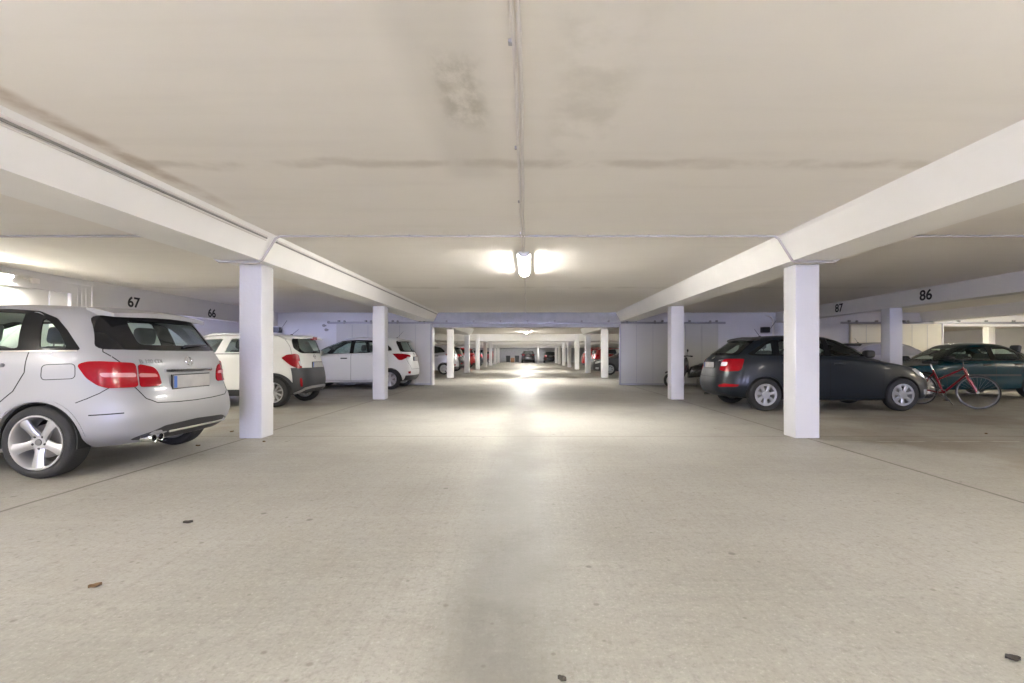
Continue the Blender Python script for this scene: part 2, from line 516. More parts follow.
# ---- wheels
def wheel(parent, x, y, r, w, style, sg, mats):
    """sg=+1: outside faces +y"""
    root = None
    tw = w/2; rr = r*mats.get('rim', 0.70)
    prof = [(rr, -tw*0.86), (rr+0.02, -tw*0.97), (r-0.035, -tw), (r-0.012, -tw*0.88), (r, -tw*0.62), (r, tw*0.62), (r-0.012, tw*0.88), (r-0.035, tw), (rr+0.02, tw*0.97), (rr, tw*0.86)]
    t = MB().lathe(prof, (0, 0, 0), 'y', 44, closed=True)
    # tread grooves
    for gy in (-0.45, -0.15, 0.15, 0.45):
        pass
    t = t.xf(Matrix.Translation((x, y, r))).build('wheel', M['rubber'], parent, 40)
    F = Matrix.Translation((x, y, r)) @ (Matrix.Identity(4) if sg > 0 else Matrix.Rotation(PI, 4, 'Z'))
    rim = MB()
    # barrel and lip
    rim.lathe([(rr+0.003, tw*0.88), (rr+0.004, tw*0.97), (rr-0.008, tw*0.97), (rr-0.022, tw*0.80), (rr-0.03, -tw*0.7), (rr-0.002, -tw*0.85)], (0,0,0), 'y', 44, closed=True)
    n, w0, w1, dish, twist = {'five': (5, 0.085, 0.105, 0.030, 0.10), 'cover': (7, 0.050, 0.085, 0.012, 0.0), 'ten': (10, 0.03, 0.042, 0.02, 0.0), 'six': (6, 0.07, 0.10, 0.015, 0.0)}[style]
    hub = rr*0.26
    yo = tw*0.90
    R1 = rr-0.012
    for i in range(n):
        a = 2*PI*i/n + PI/2
        A = Matrix.Rotation(a, 4, 'Y')
        st = []
        K = 7
        for k in range(K):
            u = k/(K-1); rad = hub*0.6 + (R1-hub*0.6)*u
            ww = w0 + (w1-w0)*u**1.4 - 0.018*math.sin(PI*u)*(1 if style == 'five' else 0.3)
            if style == 'five': ww *= rr/0.235*0.98
            yy = yo - dish*(1-u)**1.5*1.0 - 0.006*u
            tw_ = twist*(u-0.5)*0.2
            st.append((rad, ww/2, yy, tw_))
        vs = []; fs = []
        for rad, hw, yy, q in st:
            vs += [(rad, yy, hw+q*0.3), (rad, yy+0.010, 0.35*hw), (rad, yy+0.010 if style != 'five' else yy+0.004, -0.35*hw), (rad, yy-(0.012 if style == 'five' else 0), -hw), (rad, yy-0.035, -hw*0.8), (rad, yy-0.035, hw*0.8)]
        for k in range(K-1):
            for j in range(6): fs.append([6*k+j, 6*k+(j+1) % 6, 6*(k+1)+(j+1) % 6, 6*(k+1)+j])
        fs += [list(range(6))[::-1], [6*(K-1)+j for j in range(6)]]
        rim.add([A @ Vector(v) for v in vs], fs)
    if style == 'cover':    # solid centre plate and outer band, windows between the wide spokes
        rim.lathe([(0.0, yo+0.008), (rr*0.36, yo+0.005), (rr*0.40, yo-0.012), (rr*0.38, yo-0.03), (0.0, yo-0.03)], (0,0,0), 'y', 40)
        rim.lathe([(rr*0.80, yo-0.02), (rr*0.81, yo+0.006), (rr*0.99, yo+0.008), (rr*1.0, yo-0.01), (rr*0.92, yo-0.03)], (0,0,0), 'y', 40, closed=True)
    else:
        rim.lathe([(0.0, yo-dish*0.9+0.010), (hub, yo-dish*0.9+0.006), (hub*1.08, yo-dish), (hub, yo-0.06), (0.0, yo-0.06)], (0,0,0), 'y', 32)
    rim.xf(F).build('rim', mats['rim_mat'], t, 38)
    cap = MB().lathe([(0.0, yo+0.014-dish*0.8), (0.026, yo+0.013-dish*0.8), (0.031, yo+0.004-dish*0.8), (0.031, yo-0.02-dish*0.5), (0, yo-0.02-dish*0.5)], (0,0,0), 'y', 20)
    cap.xf(F).build('hub_cap', M['alloy'] if style != 'five' else M['alloy_dark'], t, 38)
    if style == 'five':
        b = MB()
        for i in range(5):
            a = 2*PI*(i+0.5)/5 + PI/2; c = A_vec = Vector((0.056*math.cos(a), 0, 0.056*math.sin(a)))
            b.lathe([(0, yo+0.012-dish*0.9), (0.011, yo+0.010-dish*0.9), (0.012, yo-0.02-dish*0.9), (0, yo-0.02-dish*0.9)], c, 'y', 10)
        b.xf(F).build('lug_bolt', M['black_plastic'], t, 38)
    # brake disc and dark backing behind the spokes
    d = MB().lathe([(0, 0.0), (rr*0.64, 0.0), (rr*0.64, -0.02), (0, -0.02)], (0, 0.0, 0), 'y', 32)
    d.xf(F).build('brake_disc', M['steel'], t, 38)
    return t

def seat(parent, x, y, z, w, h, mat, rear=False, hr=1):
    m = MB().box(x-0.05, x+0.46, y-w/2, y+w/2, z, z+0.16, 0.05)
    b = MB().box(-0.07, 0.07, -w/2, w/2, 0, h, 0.05)
    b.xf(Matrix.Translation((x-0.04, y, z+0.12)) @ Matrix.Rotation(-0.30, 4, 'Y'))
    m.add(b.v, b.f)
    s = m.build('seat', mat, parent, 50)
    ys = [y] if hr == 1 else [y-w*0.3, y+w*0.3]
    for yy in ys:
        q = MB().box(-0.05, 0.05, -0.13, 0.13, 0.04, 0.23, 0.045)
        q.tube([(0, -0.06, -0.06), (0, -0.06, 0.08)], 0.007, 6); q.tube([(0, 0.06, -0.06), (0, 0.06, 0.08)], 0.007, 6)
        q.xf(Matrix.Translation((x-0.04-0.30*h, yy, z+0.12+h*0.955)) @ Matrix.Rotation(-0.18, 4, 'Y'))
        q.build('headrest', mat, s, 50)
    return s

def plate(parent, skin, cy, cz, w=0.52, h=0.11, end=-1, x=None, tilt=0.0):
    proj = skin.rear() if end < 0 else skin.front()
    p, n = proj((cy, cz))
    if x is not None: p.x = x
    F = Matrix.Translation(p + Vector((end*0.012, 0, 0)))
    m = MB().box(-0.007, 0.007, -w/2-0.012, w/2+0.012, -h/2-0.012, h/2+0.012, 0.004).xf(F).build('plate_holder', M['black_plastic'], parent)
    m2 = MB().box(end*0.012-0.004, end*0.012+0.004, -w/2, w/2, -h/2, h/2, 0.003).xf(F).build('number_plate', M['plate_white'], m)
    yb = -end*(-w/2+0.022) * 1.0
    yb = (w/2-0.022) if end < 0 else (-w/2+0.022)
    MB().box(end*0.0165-0.0015, end*0.0165+0.0015, yb-0.02, yb+0.02, -h/2+0.004, h/2-0.004).xf(F).build('country_band', M['plate_blue'], m)
    return m

def emblem(parent, skin, cy, cz, r, kind, end=-1, mat=None):
    proj = skin.rear() if end < 0 else skin.front()
    p, n = proj((cy, cz)); m = MB()
    q = n.to_track_quat('X', 'Z').to_matrix().to_4x4(); F = Matrix.Translation(p+n*0.004) @ q
    ring = [(0, r*math.cos(2*PI*i/28), r*math.sin(2*PI*i/28)) for i in range(28)]
    m.tube(ring, r*0.10, 8, closed=True)
    if kind == 'star':
        for k in range(3):
            a = PI/2 + 2*PI*k/3; tip = Vector((0, math.cos(a), math.sin(a)))*r*0.97; s = Vector((0, -math.sin(a), math.cos(a)))*r*0.16
            m.add([tip, s, -s, Vector((r*0.12, 0, 0)), Vector((-r*0.05, 0, 0))], [(0, 1, 3), (0, 3, 2), (0, 2, 4), (0, 4, 1), (1, 4, 2, 3)])
    elif kind == 'bolt':
        m.box(-r*0.08, r*0.08, -r*1.25, r*1.25, -r*0.12, r*0.12)
    elif kind == 'disc':
        m.lathe([(0, -0.002), (r*0.9, -0.002), (r*0.9, 0.002), (0, 0.003)], (0,0,0), 'x', 24)
    elif kind == 'slant':
        for yy in (-0.4, 0.4): m.box(-r*0.08, r*0.08, r*(yy-0.1), r*(yy+0.1), -r*0.6, r*0.6)
        m.box(-r*0.08, r*0.08, -r*0.4, r*0.4, -r*0.1, r*0.1)
    return m.xf(F).build('emblem', mat or M['chrome'], parent, 40)

def build_car(name, label, spec, loc, rz, paint, group=None, lod=0):
    S = spec; root = thing(name, label, 'car', loc, rz, group)
    N = 112 if lod == 0 else 72
    loft = Loft(S['rings'], N, 4 if lod == 0 else 3); skin = Skin(loft)
    pm = M[paint]; W = max(r[5] for r in S['rings']); ra = S['arch']
    cuts = []
    see = S.get('see', False) and lod == 0
    if see:
        inner = [(r[0]+0.09, r[1]-0.09, r[2], r[3], r[4], r[5]-0.06, r[6], r[7]) for r in S['rings']]
        k = S['belt_ring']; rr = []
        b = inner[k]; fl = S.get('floor_z', 0.42)
        rr.append((b[0]+0.02, b[1]-0.02, fl, fl, fl, b[5]-0.02, b[6], b[7]))
        rr.append((b[0], b[1], 0.75, 0.75, 0.75, b[5], b[6], b[7]))
        for r in inner[k:]: rr.append((r[0], r[1], r[2]-0.03, r[3]-0.035, r[4]-0.03, r[5], r[6], r[7]))
        cuts.append((Loft(rr, N, 3).mb(), False))
        c = MB().prism([tuple(p) for p in rounded(S['dlo_cut'], 0.03)], 'y', -1.4, 1.4)
        cuts.append((c, False))
        c = MB().prism([tuple(p) for p in rounded(S['rear_glass_cut'], 0.04)], 'x', -2.6, S.get('rear_cut_x', -1.2)); cuts.append((c, False))
        c = MB().prism([tuple(p) for p in rounded(S['front_glass_cut'], 0.04)], 'x', S.get('front_cut_x', 0.15), 2.6); cuts.append((c, False))
    for ax in S['axles']:
        for sg in (1, -1):
            c = MB().lathe([(0, 0), (ra, 0), (ra, sg*0.6), (0, sg*0.6)], (ax, sg*(W-0.27), S['wr']+0.005), 'y', 48)
            cuts.append((c, False))
    body = loft.mb()
    for attempt in range(5):
        me = boolean(mb_mesh(body), cuts)
        if len(me.vertices) > 0.7*len(body.v): break
        for c, _ in cuts: c.xf(Matrix.Translation((0.0013*(attempt+1), 0.0007, 0.0017*(attempt+1))))
    bo = finish('body', me, pm, root, 32, recalc=False)
    if see:      # inside of the shell is cabin trim
        pass
    for ax in S['axles']:
        for sg in (1, -1):
            ln = MB(); K = 30
            for i in range(K+1):
                a = PI*(-0.06+1.12*i/K); c, s = math.cos(a), math.sin(a)
                for r_, y_ in ((ra-0.003, 0.0), (ra-0.003, 0.235), (ra-0.014, 0.235), (ra-0.014, 0.0)): ln.v.append(Vector((ax+r_*c, sg*(W-0.27+y_), S['wr']+0.005+r_*s)))
            for i in range(K):
                for j in range(4): ln.f.append([4*i+j, 4*i+(j+1) % 4, 4*i+4+(j+1) % 4, 4*i+4+j])
            ln.build('wheel_liner', M['gap_black'], root, 40)
            wheel(root, ax, sg*(W-0.115-S.get('wheel_in', 0.0)), S['wr'], S.get('ww', 0.205), S['wheel'], sg, {'rim_mat': M[S.get('rim_mat', 'alloy')], 'rim': S.get('rim_frac', 0.70)})
    gm = M['glass'] if see else M[S.get('glass_mat', 'glass_dark')]
    # windows
    for sg in (1, -1):
        if 'trim' in S:
            proj = skin.side(sg)
            out = rounded(S['trim'], 0.025)
            if see:
                for g in S['glasses']:
                    panel(rounded(g, 0.03), proj, 0.0, 0.005, res=0.09).build('side_window', gm, root, 40)
                m = ring_panel(out, [rounded(g, 0.03) for g in S['glasses']], proj, 0.002, 0.012)
                m.build('window_trim', M[S.get('trim_mat', 'gloss_black')], root, 40)
            else:
                t = panel(out, proj, 0.003, 0.008, res=0.08).build('window_trim', M[S.get('trim_mat', 'gloss_black')], root, 40)
                for g in S['glasses']:
                    panel(rounded(g, 0.03), proj, 0.006, 0.005, res=0.09).build('side_window', gm, root, 40)
        if 'belt_strip' in S and lod == 0:
            strip(S['belt_strip'], skin.side(sg), 0.013, 0.006, 0.008).build('belt_strip', M[S.get('belt_mat', 'chrome')], root, 40)
        for p in S.get('seams', []) if lod == 0 else []:
            strip(p, skin.side(sg), 0.008, 0.0012, 0.004).build('door_seam', M['gap_black'], root, 0)
        for cx, cz in S.get('handles', []):
            h, n = skin.side(sg)((cx, cz))
            mm = MB().box(-0.10, 0.10, -0.005, 0.03, -0.018, 0.016, 0.012)
            mm.xf(Matrix.Translation((h.x, h.y-0.004*sg, h.z)) @ (Matrix.Identity(4) if sg > 0 else Matrix.Rotation(PI, 4, 'Z')))
            mm.build('door_handle', M[S['handle_mat']] if 'handle_mat' in S else pm, root, 50)
        if 'side_strip' in S:
            strip(S['side_strip'], skin.side(sg), 0.05, 0.008, 0.012).build('side_molding', M['black_plastic'], root, 40)
        if 'mirror' in S:
            mx, mz = S['mirror']; h, n = skin.side(sg)((mx, mz))
            mm = MB().box(-0.09, 0.07, 0, 0.20, -0.07, 0.075, 0.05); mm.xf(Matrix.Translation((h.x, h.y + (0.06 if sg > 0 else -0.06), h.z)) @ (Matrix.Identity(4) if sg > 0 else Matrix.Rotation(PI, 4, 'Z') @ Matrix.Scale(-1, 4, (1, 0, 0))))
            mo = mm.build('wing_mirror', M[S['mirror_mat']] if 'mirror_mat' in S else pm, root, 55)
            MB().tube([(h.x, h.y-0.03*sg, h.z-0.03), (h.x, h.y+0.09*sg, h.z-0.02)], 0.025, 8).build('mirror_arm', M['black_plastic'], mo)
        # lamps
        for key, end in (('tail', -1), ('head', 1)):
            if key not in S: continue
            D = S[key]
            ax, ay, xe, ys = D['axis']
            proj = skin.corner(ax, ay, end, sg); tl = None
            for nm, mt, pts, off in D['parts']:
                poly = skin.corner_poly(pts, ax, ay, end, xe, ys)
                o = panel(rounded(poly, D.get('r', 0.02)), proj, off, off+0.006 if off > 0.002 else 0.008, res=0.03 if lod == 0 else 0.07).build(nm, M[mt], tl if (tl is not None and nm == 'lens_band') else root, 40)
                if nm in ('tail_light', 'headlight') and tl is None: tl = o
    # rear glass, windscreen
    if 'rear_glass' in S:
        g = rounded(S['rear_glass'], 0.05); c = rounded(S['rear_clear'], 0.05)
        if see:
            o = panel(g, skin.rear(), 0.011, 0.014, hole=c, res=0.045).build('rear_window', M['glass_frit'], root, 40)
            o['label'] = 'black border of the rear window'
            panel(c, skin.rear(), 0.006, 0.005, res=0.06).build('rear_pane', gm, o, 40)
        else:
            panel(g, skin.rear(), 0.004, 0.008, res=0.07).build('rear_window', gm, root, 40)
    if 'windscreen' in S:
        panel(rounded(S['windscreen'], 0.06), skin.front(), 0.003, 0.006, res=0.09).build('windscreen', gm if not see else M['glass'], root, 40)
    if see:
        fx = S['seat_x']; z0 = S.get('floor_z', 0.42)+0.04
        for yy in (0.37, -0.37): seat(root, fx, yy, z0, 0.50, 0.60, M['seat_cloth'])
        seat(root, S['rear_seat_x'], 0, z0+0.04, W*1.5, 0.55, M['seat_cloth'], hr=2)
        d = MB().box(S['dash_x'], S['dash_x']+0.45, -W+0.16, W-0.16, 0.72, S.get('dash_z', 0.97), 0.06).build('dashboard', M['cabin_trim'], root, 50)
        ring = [(0.19*math.sin(2*PI*i/24)*0.35, 0.19*math.cos(2*PI*i/24), 0.19*math.sin(2*PI*i/24)) for i in range(24)]
        st = MB().tube(ring, 0.016, 8, closed=True); st.tube([(0, 0.18, 0), (0.02, 0, 0), (0, -0.18, 0)], 0.018, 8); st.tube([(0.02, 0, 0), (0.16, 0, -0.05)], 0.03, 8)
        st.xf(Matrix.Translation((S['dash_x']-0.10, 0.37, 0.90))).build('steering_wheel', M['black_plastic'], root, 50)
    for fn in S.get('extra', []): fn(root, loft, skin, S, pm, lod)
    return root

def ring_panel(out, holes, proj, off, th):
    """panel with several holes"""
    res = 0.06
    P2 = densify(out, res); n = len(P2); edges = [(i, (i+1) % n) for i in range(n)]; H = []
    pts = list(P2)
    for h in holes:
        d = densify(h, res); b = len(P2); P2 += d; edges += [(b+i, b+(i+1) % len(d)) for i in range(len(d))]; H.append(d)
    vs, es, fs, *_ = delaunay_2d_cdt([Vector((p[0], p[1])) for p in P2], edges, [], 0, 1e-6)
    keep = []
    for f in fs:
        c = sum((Vector(vs[i]) for i in f), Vector((0, 0)))/len(f)
        if inside(c, pts) and not any(inside(c, d) for d in H): keep.append(list(f))
    hits = [proj(v) for v in vs]; k = len(vs); m = MB()
    m.v = [h+nn*off for h, nn in hits] + [h+nn*(off-th) for h, nn in hits]; cnt = {}
    for f in keep:
        m.f += [f, [i+k for i in f][::-1]]
        for a, b in zip(f, f[1:]+f[:1]): cnt.setdefault((min(a, b), max(a, b)), []).append((a, b))
    for l in cnt.values():
        if len(l) == 1: a, b = l[0]; m.f.append([b, a, a+k, b+k])
    used = sorted({i for f in m.f for i in f}); mp = {o: i for i, o in enumerate(used)}
    m.v = [m.v[i] for i in used]; m.f = [[mp[i] for i in f] for f in m.f]
    return m
# ------------------------------------------------------------------ extras
def seam_rear(root, skin, path, w=0.008): strip(path, skin.rear(), w, 0.0012, 0.004).build('tailgate_seam', M['gap_black'], root, 0)

def bar_rear(root, skin, name, y0, y1, z, h, depth, mat, bulge=0.0):
    m = MB(); K = 14; vs = []
    for i in range(K+1):
        y = y0+(y1-y0)*i/K; p, n = skin.rear()((y, z)); vs.append(p)
    for p in vs:
        m.v += [p+Vector((-depth, 0, h/2-0.006)), p+Vector((-depth*0.5, 0, h/2)), p+Vector((0.02, 0, h/2)), p+Vector((0.02, 0, -h/2)), p+Vector((-depth*0.6, 0, -h/2)), p+Vector((-depth, 0, -h/2+0.008))]
    for i in range(K):
        for j in range(6): m.f.append([6*i+j, 6*i+(j+1) % 6, 6*(i+1)+(j+1) % 6, 6*(i+1)+j])
    m.f += [[5, 4, 3, 2, 1, 0], [6*K+j for j in range(6)]]
    return m.build(name, M[mat], root, 40)

def spoiler(root, x0, x1, z0, z1, w, th, mat, under=None):
    """roof spoiler lip: x0 front edge on the roof, x1 trailing edge"""
    m = MB(); K = 16
    for i in range(K+1):
        u = -1+2*i/K; y = u*w; e = 1-abs(u)**4*0.35; dz = -0.035*u*u; xb = x1 + (abs(u)**3)*0.06
        m.v += [Vector((x0, y*0.97, z0+dz)), Vector(((x0+xb)/2, y, (z0+z1)/2+0.012*e+dz)), Vector((xb, y, z1+dz)), Vector((xb+0.004, y, z1-th*e+dz)), Vector(((x0+xb)/2+0.02, y*0.98, (z0+z1)/2-0.04+dz)), Vector((x0, y*0.95, z0-0.05+dz))]
    for i in range(K):
        for j in range(6): m.f.append([6*i+j, 6*i+(j+1) % 6, 6*(i+1)+(j+1) % 6, 6*(i+1)+j])
    m.f += [[5, 4, 3, 2, 1, 0], [6*K+j for j in range(6)]]
    return m.build('roof_spoiler', M[mat] if isinstance(mat, str) else mat, root, 50)

def wiper_rear(root, skin, y0, z0, y1, z1):
    p0, n0 = skin.rear()((y0, z0)); p1, n1 = skin.rear()((y1, z1))
    m = MB().tube([p0+n0*0.005, p0+n0*0.03, p0.lerp(p1, 0.5)+n1*0.03, p1+n1*0.016], [0.016, 0.014, 0.009, 0.006], 8)
    a = p0.lerp(p1, 0.25); m.tube([a+n1*0.014, p1+(p1-p0)*0.12+n1*0.012], 0.005, 6)
    m.build('rear_wiper', M['black_plastic'], root, 40)

def roof_antenna(root, skin, x, ln, lean=0.45):
    p, n = skin.top()((x, 0.0)); m = MB().lathe([(0, 0.02), (0.016, 0.018), (0.03, 0.0), (0.03, -0.01), (0, -0.01)], p, 'z', 14)
    m.tube([p, p+Vector((-ln*math.sin(lean), 0, ln*math.cos(lean)))], [0.006, 0.0035], 8)
    m.build('roof_antenna', M['black_plastic'], root, 40)

def roof_rails(root, skin, x0, x1, y, mat):
    for sg in (1, -1):
        pts = []
        for i in range(13):
            u = i/12; x = x0+(x1-x0)*u; p, n = skin.top()((x, sg*(y+0.05*math.sin(PI*u))))
            pts.append(p+Vector((0, 0, 0.012+0.045*min(1, 8*min(u, 1-u)))))
        MB().tube(pts, 0.018, 8).build('roof_rail', M[mat], root, 50)

def front_face(root, skin, gz, gh, gw, lz, lh, lw, mat='black_plastic'):
    panel(rounded([(-gw, gz-gh), (gw, gz-gh), (gw*1.08, gz+gh), (-gw*1.08, gz+gh)], 0.04), skin.front(), 0.004, 0.008, res=0.08).build('grille', M[mat], root, 40)
    panel(rounded([(-lw, lz-lh), (lw, lz-lh), (lw*0.94, lz+lh), (-lw*0.94, lz+lh)], 0.04), skin.front(), 0.004, 0.008, res=0.08).build('lower_grille', M[mat], root, 40)

def exhaust_pipe(root, x, y, z, r=0.032, n=1):
    for i in range(n):
        yy = y + i*0.085
        MB().lathe([(r-0.004, -0.02), (r, -0.022), (r+0.002, 0.0), (r, 0.09), (r-0.004, 0.09), (r-0.005, 0.0)], (x, yy, z), 'x', 20, closed=True).build('exhaust_pipe', M['chrome'], root, 50)

def merc_extra(root, L, sk, S, pm, lod):
    # tailgate outline
    seam_rear(root, sk, [(0.62, 1.40), (0.72, 1.10), (0.675, 0.99), (0.635, 0.78), (0.585, 0.67), (0.50, 0.625), (0.25, 0.61), (0, 0.605), (-0.25, 0.61), (-0.50, 0.625), (-0.585, 0.67), (-0.635, 0.78), (-0.675, 0.99), (-0.72, 1.10), (-0.62, 1.40)])
    spoiler(root, -1.56, -1.90, 1.542, 1.485, 0.61, 0.045, 'silver_paint')
    bar_rear(root, sk, 'grip_strip', 0.35, -0.32, 0.918, 0.034, 0.022, 'chrome')
    # plate recess: darker moulding around the plate
    panel(rounded([(0.31, 0.735), (0.29, 0.895), (-0.28, 0.895), (-0.30, 0.735)], 0.03), sk.rear(), 0.0015, 0.006, res=0.07).build('plate_recess', pm, root, 40)
    plate(root, sk, 0.015, 0.805, .53, .125)
    emblem(root, sk, 0.0, 1.005, 0.046, 'star')
    vs, fs = text_mesh2d('B 180 CDI', 0.05, 0.0015, 1.0)
    def place(p): return sk.rear()((0.46-p[0], 1.008+p[1]))
    solid_from2d(vs, fs, place, 0.003).build('badge_lettering', M['alloy_dark'], root, 0)
    wiper_rear(root, sk, -0.02, 1.145, -0.40, 1.17)
    # fuel flap on the flank
    fl = rounded([(-1.42, 0.855), (-1.42, 0.985), (-1.67, 0.995), (-1.68, 0.865)], 0.04, 5)
    strip(fl, sk.side(1), 0.006, 0.0012, 0.004, closed=True).build('fuel_flap', M['gap_black'], root, 0)
    for sg in (1, -1):
        strip([(-1.93, 0.795), (-1.86, 0.735), (-1.78, 0.69), (-1.70, 0.655)], sk.side(sg), 0.007, 0.0012, 0.004).build('bumper_seam', M['gap_black'], root, 0)
        strip([(-1.80, 0.545), (-1.93, 0.55), (-2.03, 0.555)], sk.side(sg), 0.010, 0.001, 0.005).build('bumper_crease_shade', M['gap_black'], root, 0)  # flat black strip; shade of the crease put in as colour
        # arch lip
        arc = [(S['axles'][0]+0.365*math.cos(a), S['wr']+0.005+0.365*math.sin(a)) for a in [PI*(0.03+0.94*i/20) for i in range(21)]]
        strip(arc, sk.side(sg), 0.020, 0.006, 0.012).build('wheel_arch_lip', pm, root, 40)
    # lower diffuser and exhausts
    panel(rounded([(0.64, 0.30), (0.62, 0.335), (0.42, 0.40), (0, 0.415), (-0.42, 0.40), (-0.62, 0.335), (-0.64, 0.30), (-0.4, 0.27), (0.4, 0.27)], 0.03), sk.rear(), 0.004, 0.01, res=0.06).build('diffuser', M['black_plastic'], root, 40)
    bar_rear(root, sk, 'diffuser_trim', 0.36, -0.55, 0.335, 0.028, 0.016, 'chrome')
    exhaust_pipe(root, -2.13, 0.46, 0.30, 0.034, 2)
    front_face(root, sk, 0.62, 0.10, 0.36, 0.34, 0.07, 0.6)

SPEC_MPV = dict(   # compact people carrier, silver
    rings=[(-1.95,2.00,.24,.19,.21,.74,4,3.4), (-2.08,2.10,.265,.22,.235,.835,4,3.4), (-2.155,2.16,.36,.34,.36,.885,5.4,3.4), (-2.18,2.18,.50,.50,.50,.893,5.8,3.2),
           (-2.165,2.17,.62,.66,.60,.893,5.6,3.0), (-2.112,2.12,.80,.82,.72,.890,5.2,3.0), (-2.092,2.03,.98,1.00,.81,.880,5.0,3.2), (-2.03,1.12,1.11,1.09,1.06,.848,4.6,3.6),
           (-1.925,.78,1.27,1.27,1.26,.80,4.4,3.6), (-1.82,.42,1.43,1.455,1.43,.71,4.2,3.8), (-1.75,.30,1.495,1.52,1.49,.63,4.2,3.8), (-1.45,.1,1.535,1.55,1.53,.38,3,3), (-.7,-.3,1.556,1.557,1.556,.06,2,2)],
    arch=.345, axles=(-1.393,1.306), wr=.316, ww=.215, wheel='five', rim_frac=.735, rim_mat='alloy', belt_ring=7, see=True,
    trim=[(1.02,1.10),(.52,1.38),(.28,1.46),(-.4,1.485),(-.95,1.485),(-1.24,1.465),(-1.42,1.40),(-1.54,1.29),(-1.68,1.12),(-1.64,1.105)],
    dlo_cut=[(.96,1.115),(.50,1.37),(.27,1.45),(-.4,1.472),(-.95,1.472),(-1.23,1.45),(-1.39,1.39),(-1.52,1.28),(-1.63,1.125)],
    glasses=[[(.90,1.13),(.50,1.35),(.26,1.435),(-.10,1.447),(-.10,1.13)], [(-.20,1.13),(-.22,1.45),(-.90,1.458),(-1.14,1.445),(-1.19,1.13)], [(-1.31,1.40),(-1.39,1.36),(-1.49,1.27),(-1.58,1.13),(-1.37,1.13)]],
    belt_strip=[(1.02,1.093),(-.5,1.098),(-1.66,1.106)],
    seams=[[(-1.29,1.095),(-1.285,.92),(-1.20,.76),(-1.08,.655)], [(-.13,1.095),(-.15,.7),(-.14,.30)], [(.98,1.09),(1.0,.8),(.93,.3)], [(.93,.30),(-.14,.285),(-.98,.30)]],
    handles=[(-1.02,.985),(.05,.96)], mirror=(.86,1.13),
    rear_glass=[(.74,1.12),(.63,1.425),(.3,1.445),(-.3,1.445),(-.63,1.425),(-.74,1.12),(-.3,1.112),(.3,1.112)],
    rear_clear=[(.50,1.16),(.46,1.395),(-.46,1.395),(-.50,1.16)], rear_glass_cut=[(.60,1.135),(.52,1.41),(-.52,1.41),(-.60,1.135)],
    windscreen=[(.72,1.10),(.60,1.44),(-.60,1.44),(-.72,1.10)], front_glass_cut=[(.68,1.12),(.56,1.42),(-.56,1.42),(-.68,1.12)],
    tail=dict(axis=(-1.55,.25,-2.09,.875), r=.03, parts=[
        ('tail_light','red_lens',[('s',-1.70,.985),('s',-1.78,1.012),('s',-1.90,1.015),('r',.655,.995),('r',.638,.775),('s',-1.98,.775),('s',-1.89,.80),('s',-1.79,.865)],.012),
        ('lens_band','pink_lens',[('s',-1.90,.912),('r',.66,.906),('r',.652,.868),('s',-1.93,.874)],.0145),
        ('tailgate_light','red_lens',[('r',.632,.988),('r',.47,.955),('r',.425,.90),('r',.40,.80),('r',.43,.775),('r',.618,.772)],.012),
        ('lens_band','pink_lens',[('r',.628,.902),('r',.455,.892),('r',.435,.862),('r',.628,.866)],.0145)]),
    head=dict(axis=(1.55,.25,2.1,.875), r=.03, parts=[('headlight','clear_lens',[('s',1.62,.84),('r',.55,.74),('r',.50,.62),('s',1.78,.66)],.006)]),
    seat_x=-.15, rear_seat_x=-1.08, dash_x=.55, extra=[merc_extra])

def skoda_extra(root, L, sk, S, pm, lod):
    seam_rear(root, sk, [(0.55, 1.36), (0.62, 1.05), (0.60, .98), (0.53, .76), (0.48, .655), (0.3, .635), (-.3, .635), (-.48, .655), (-.53, .76), (-.60, .98), (-.62, 1.05), (-.55, 1.36)])
    spoiler(root, -1.30, -1.56, 1.43, 1.405, .56, .04, 'black_plastic')
    plate(root, sk, 0.0, .865, .50, .11)
    emblem(root, sk, 0.0, 1.0, .038, 'disc')
    wiper_rear(root, sk, 0.0, 1.06, -.40, 1.085)
    roof_antenna(root, sk, -1.05, .19, .62)
    vs, fs = text_mesh2d('RAPID', .045, .001, 1.1)
    solid_from2d(vs, fs, lambda p: sk.rear()((-.40-p[0], .955+p[1])), .003).build('badge_lettering', M['chrome'], root, 0)
    for sg in (1, -1):
        c = skin_corner = sk.corner(-1.55, .25, -1, sg)
        poly = sk.corner_poly([('s', -1.84, .50), ('r', .66, .515), ('r', .50, .475), ('r', .52, .44), ('s', -1.90, .46)], -1.55, .25, -1, -2.12, .84)
        panel(rounded(poly, .02), c, .004, .008, res=.04).build('reflector', M['red_lens'], root, 40)
        strip([(-1.98, .74), (-1.86, .72), (-1.72, .66), (-1.66, .60)], sk.side(sg), .006, .0012, .004).build('bumper_seam', M['gap_black'], root, 0)
        fp = sk.corner(1.55, .25, 1, sg)
        poly = sk.corner_poly([('s', 1.96, .40), ('r', .60, .40), ('r', .60, .30), ('s', 2.0, .30)], 1.55, .25, 1, 2.12, .84)
        panel(rounded(poly, .02), fp, .004, .008, res=.04).build('fog_light', M['clear_lens'], root, 40)
        for ax in S['axles']:
            arc = [(ax+.352*math.cos(a), S['wr']+.005+.352*math.sin(a)) for a in [PI*(.03+.94*i/20) for i in range(21)]]
            strip(arc, sk.side(sg), .016, .005, .012).build('wheel_arch_lip', pm, root, 40)
    panel(rounded([(.62, .26), (.60, .31), (.40, .345), (-.40, .345), (-.60, .31), (-.62, .26)], .02), sk.rear(), .003, .008, res=.06).build('diffuser', M['black_plastic'], root, 40)
    exhaust_pipe(root, -2.02, .42, .235, .022)
    front_face(root, sk, .66, .07, .38, .36, .07, .55)
    emblem(root, sk, 0.0, .76, .04, 'disc', 1)

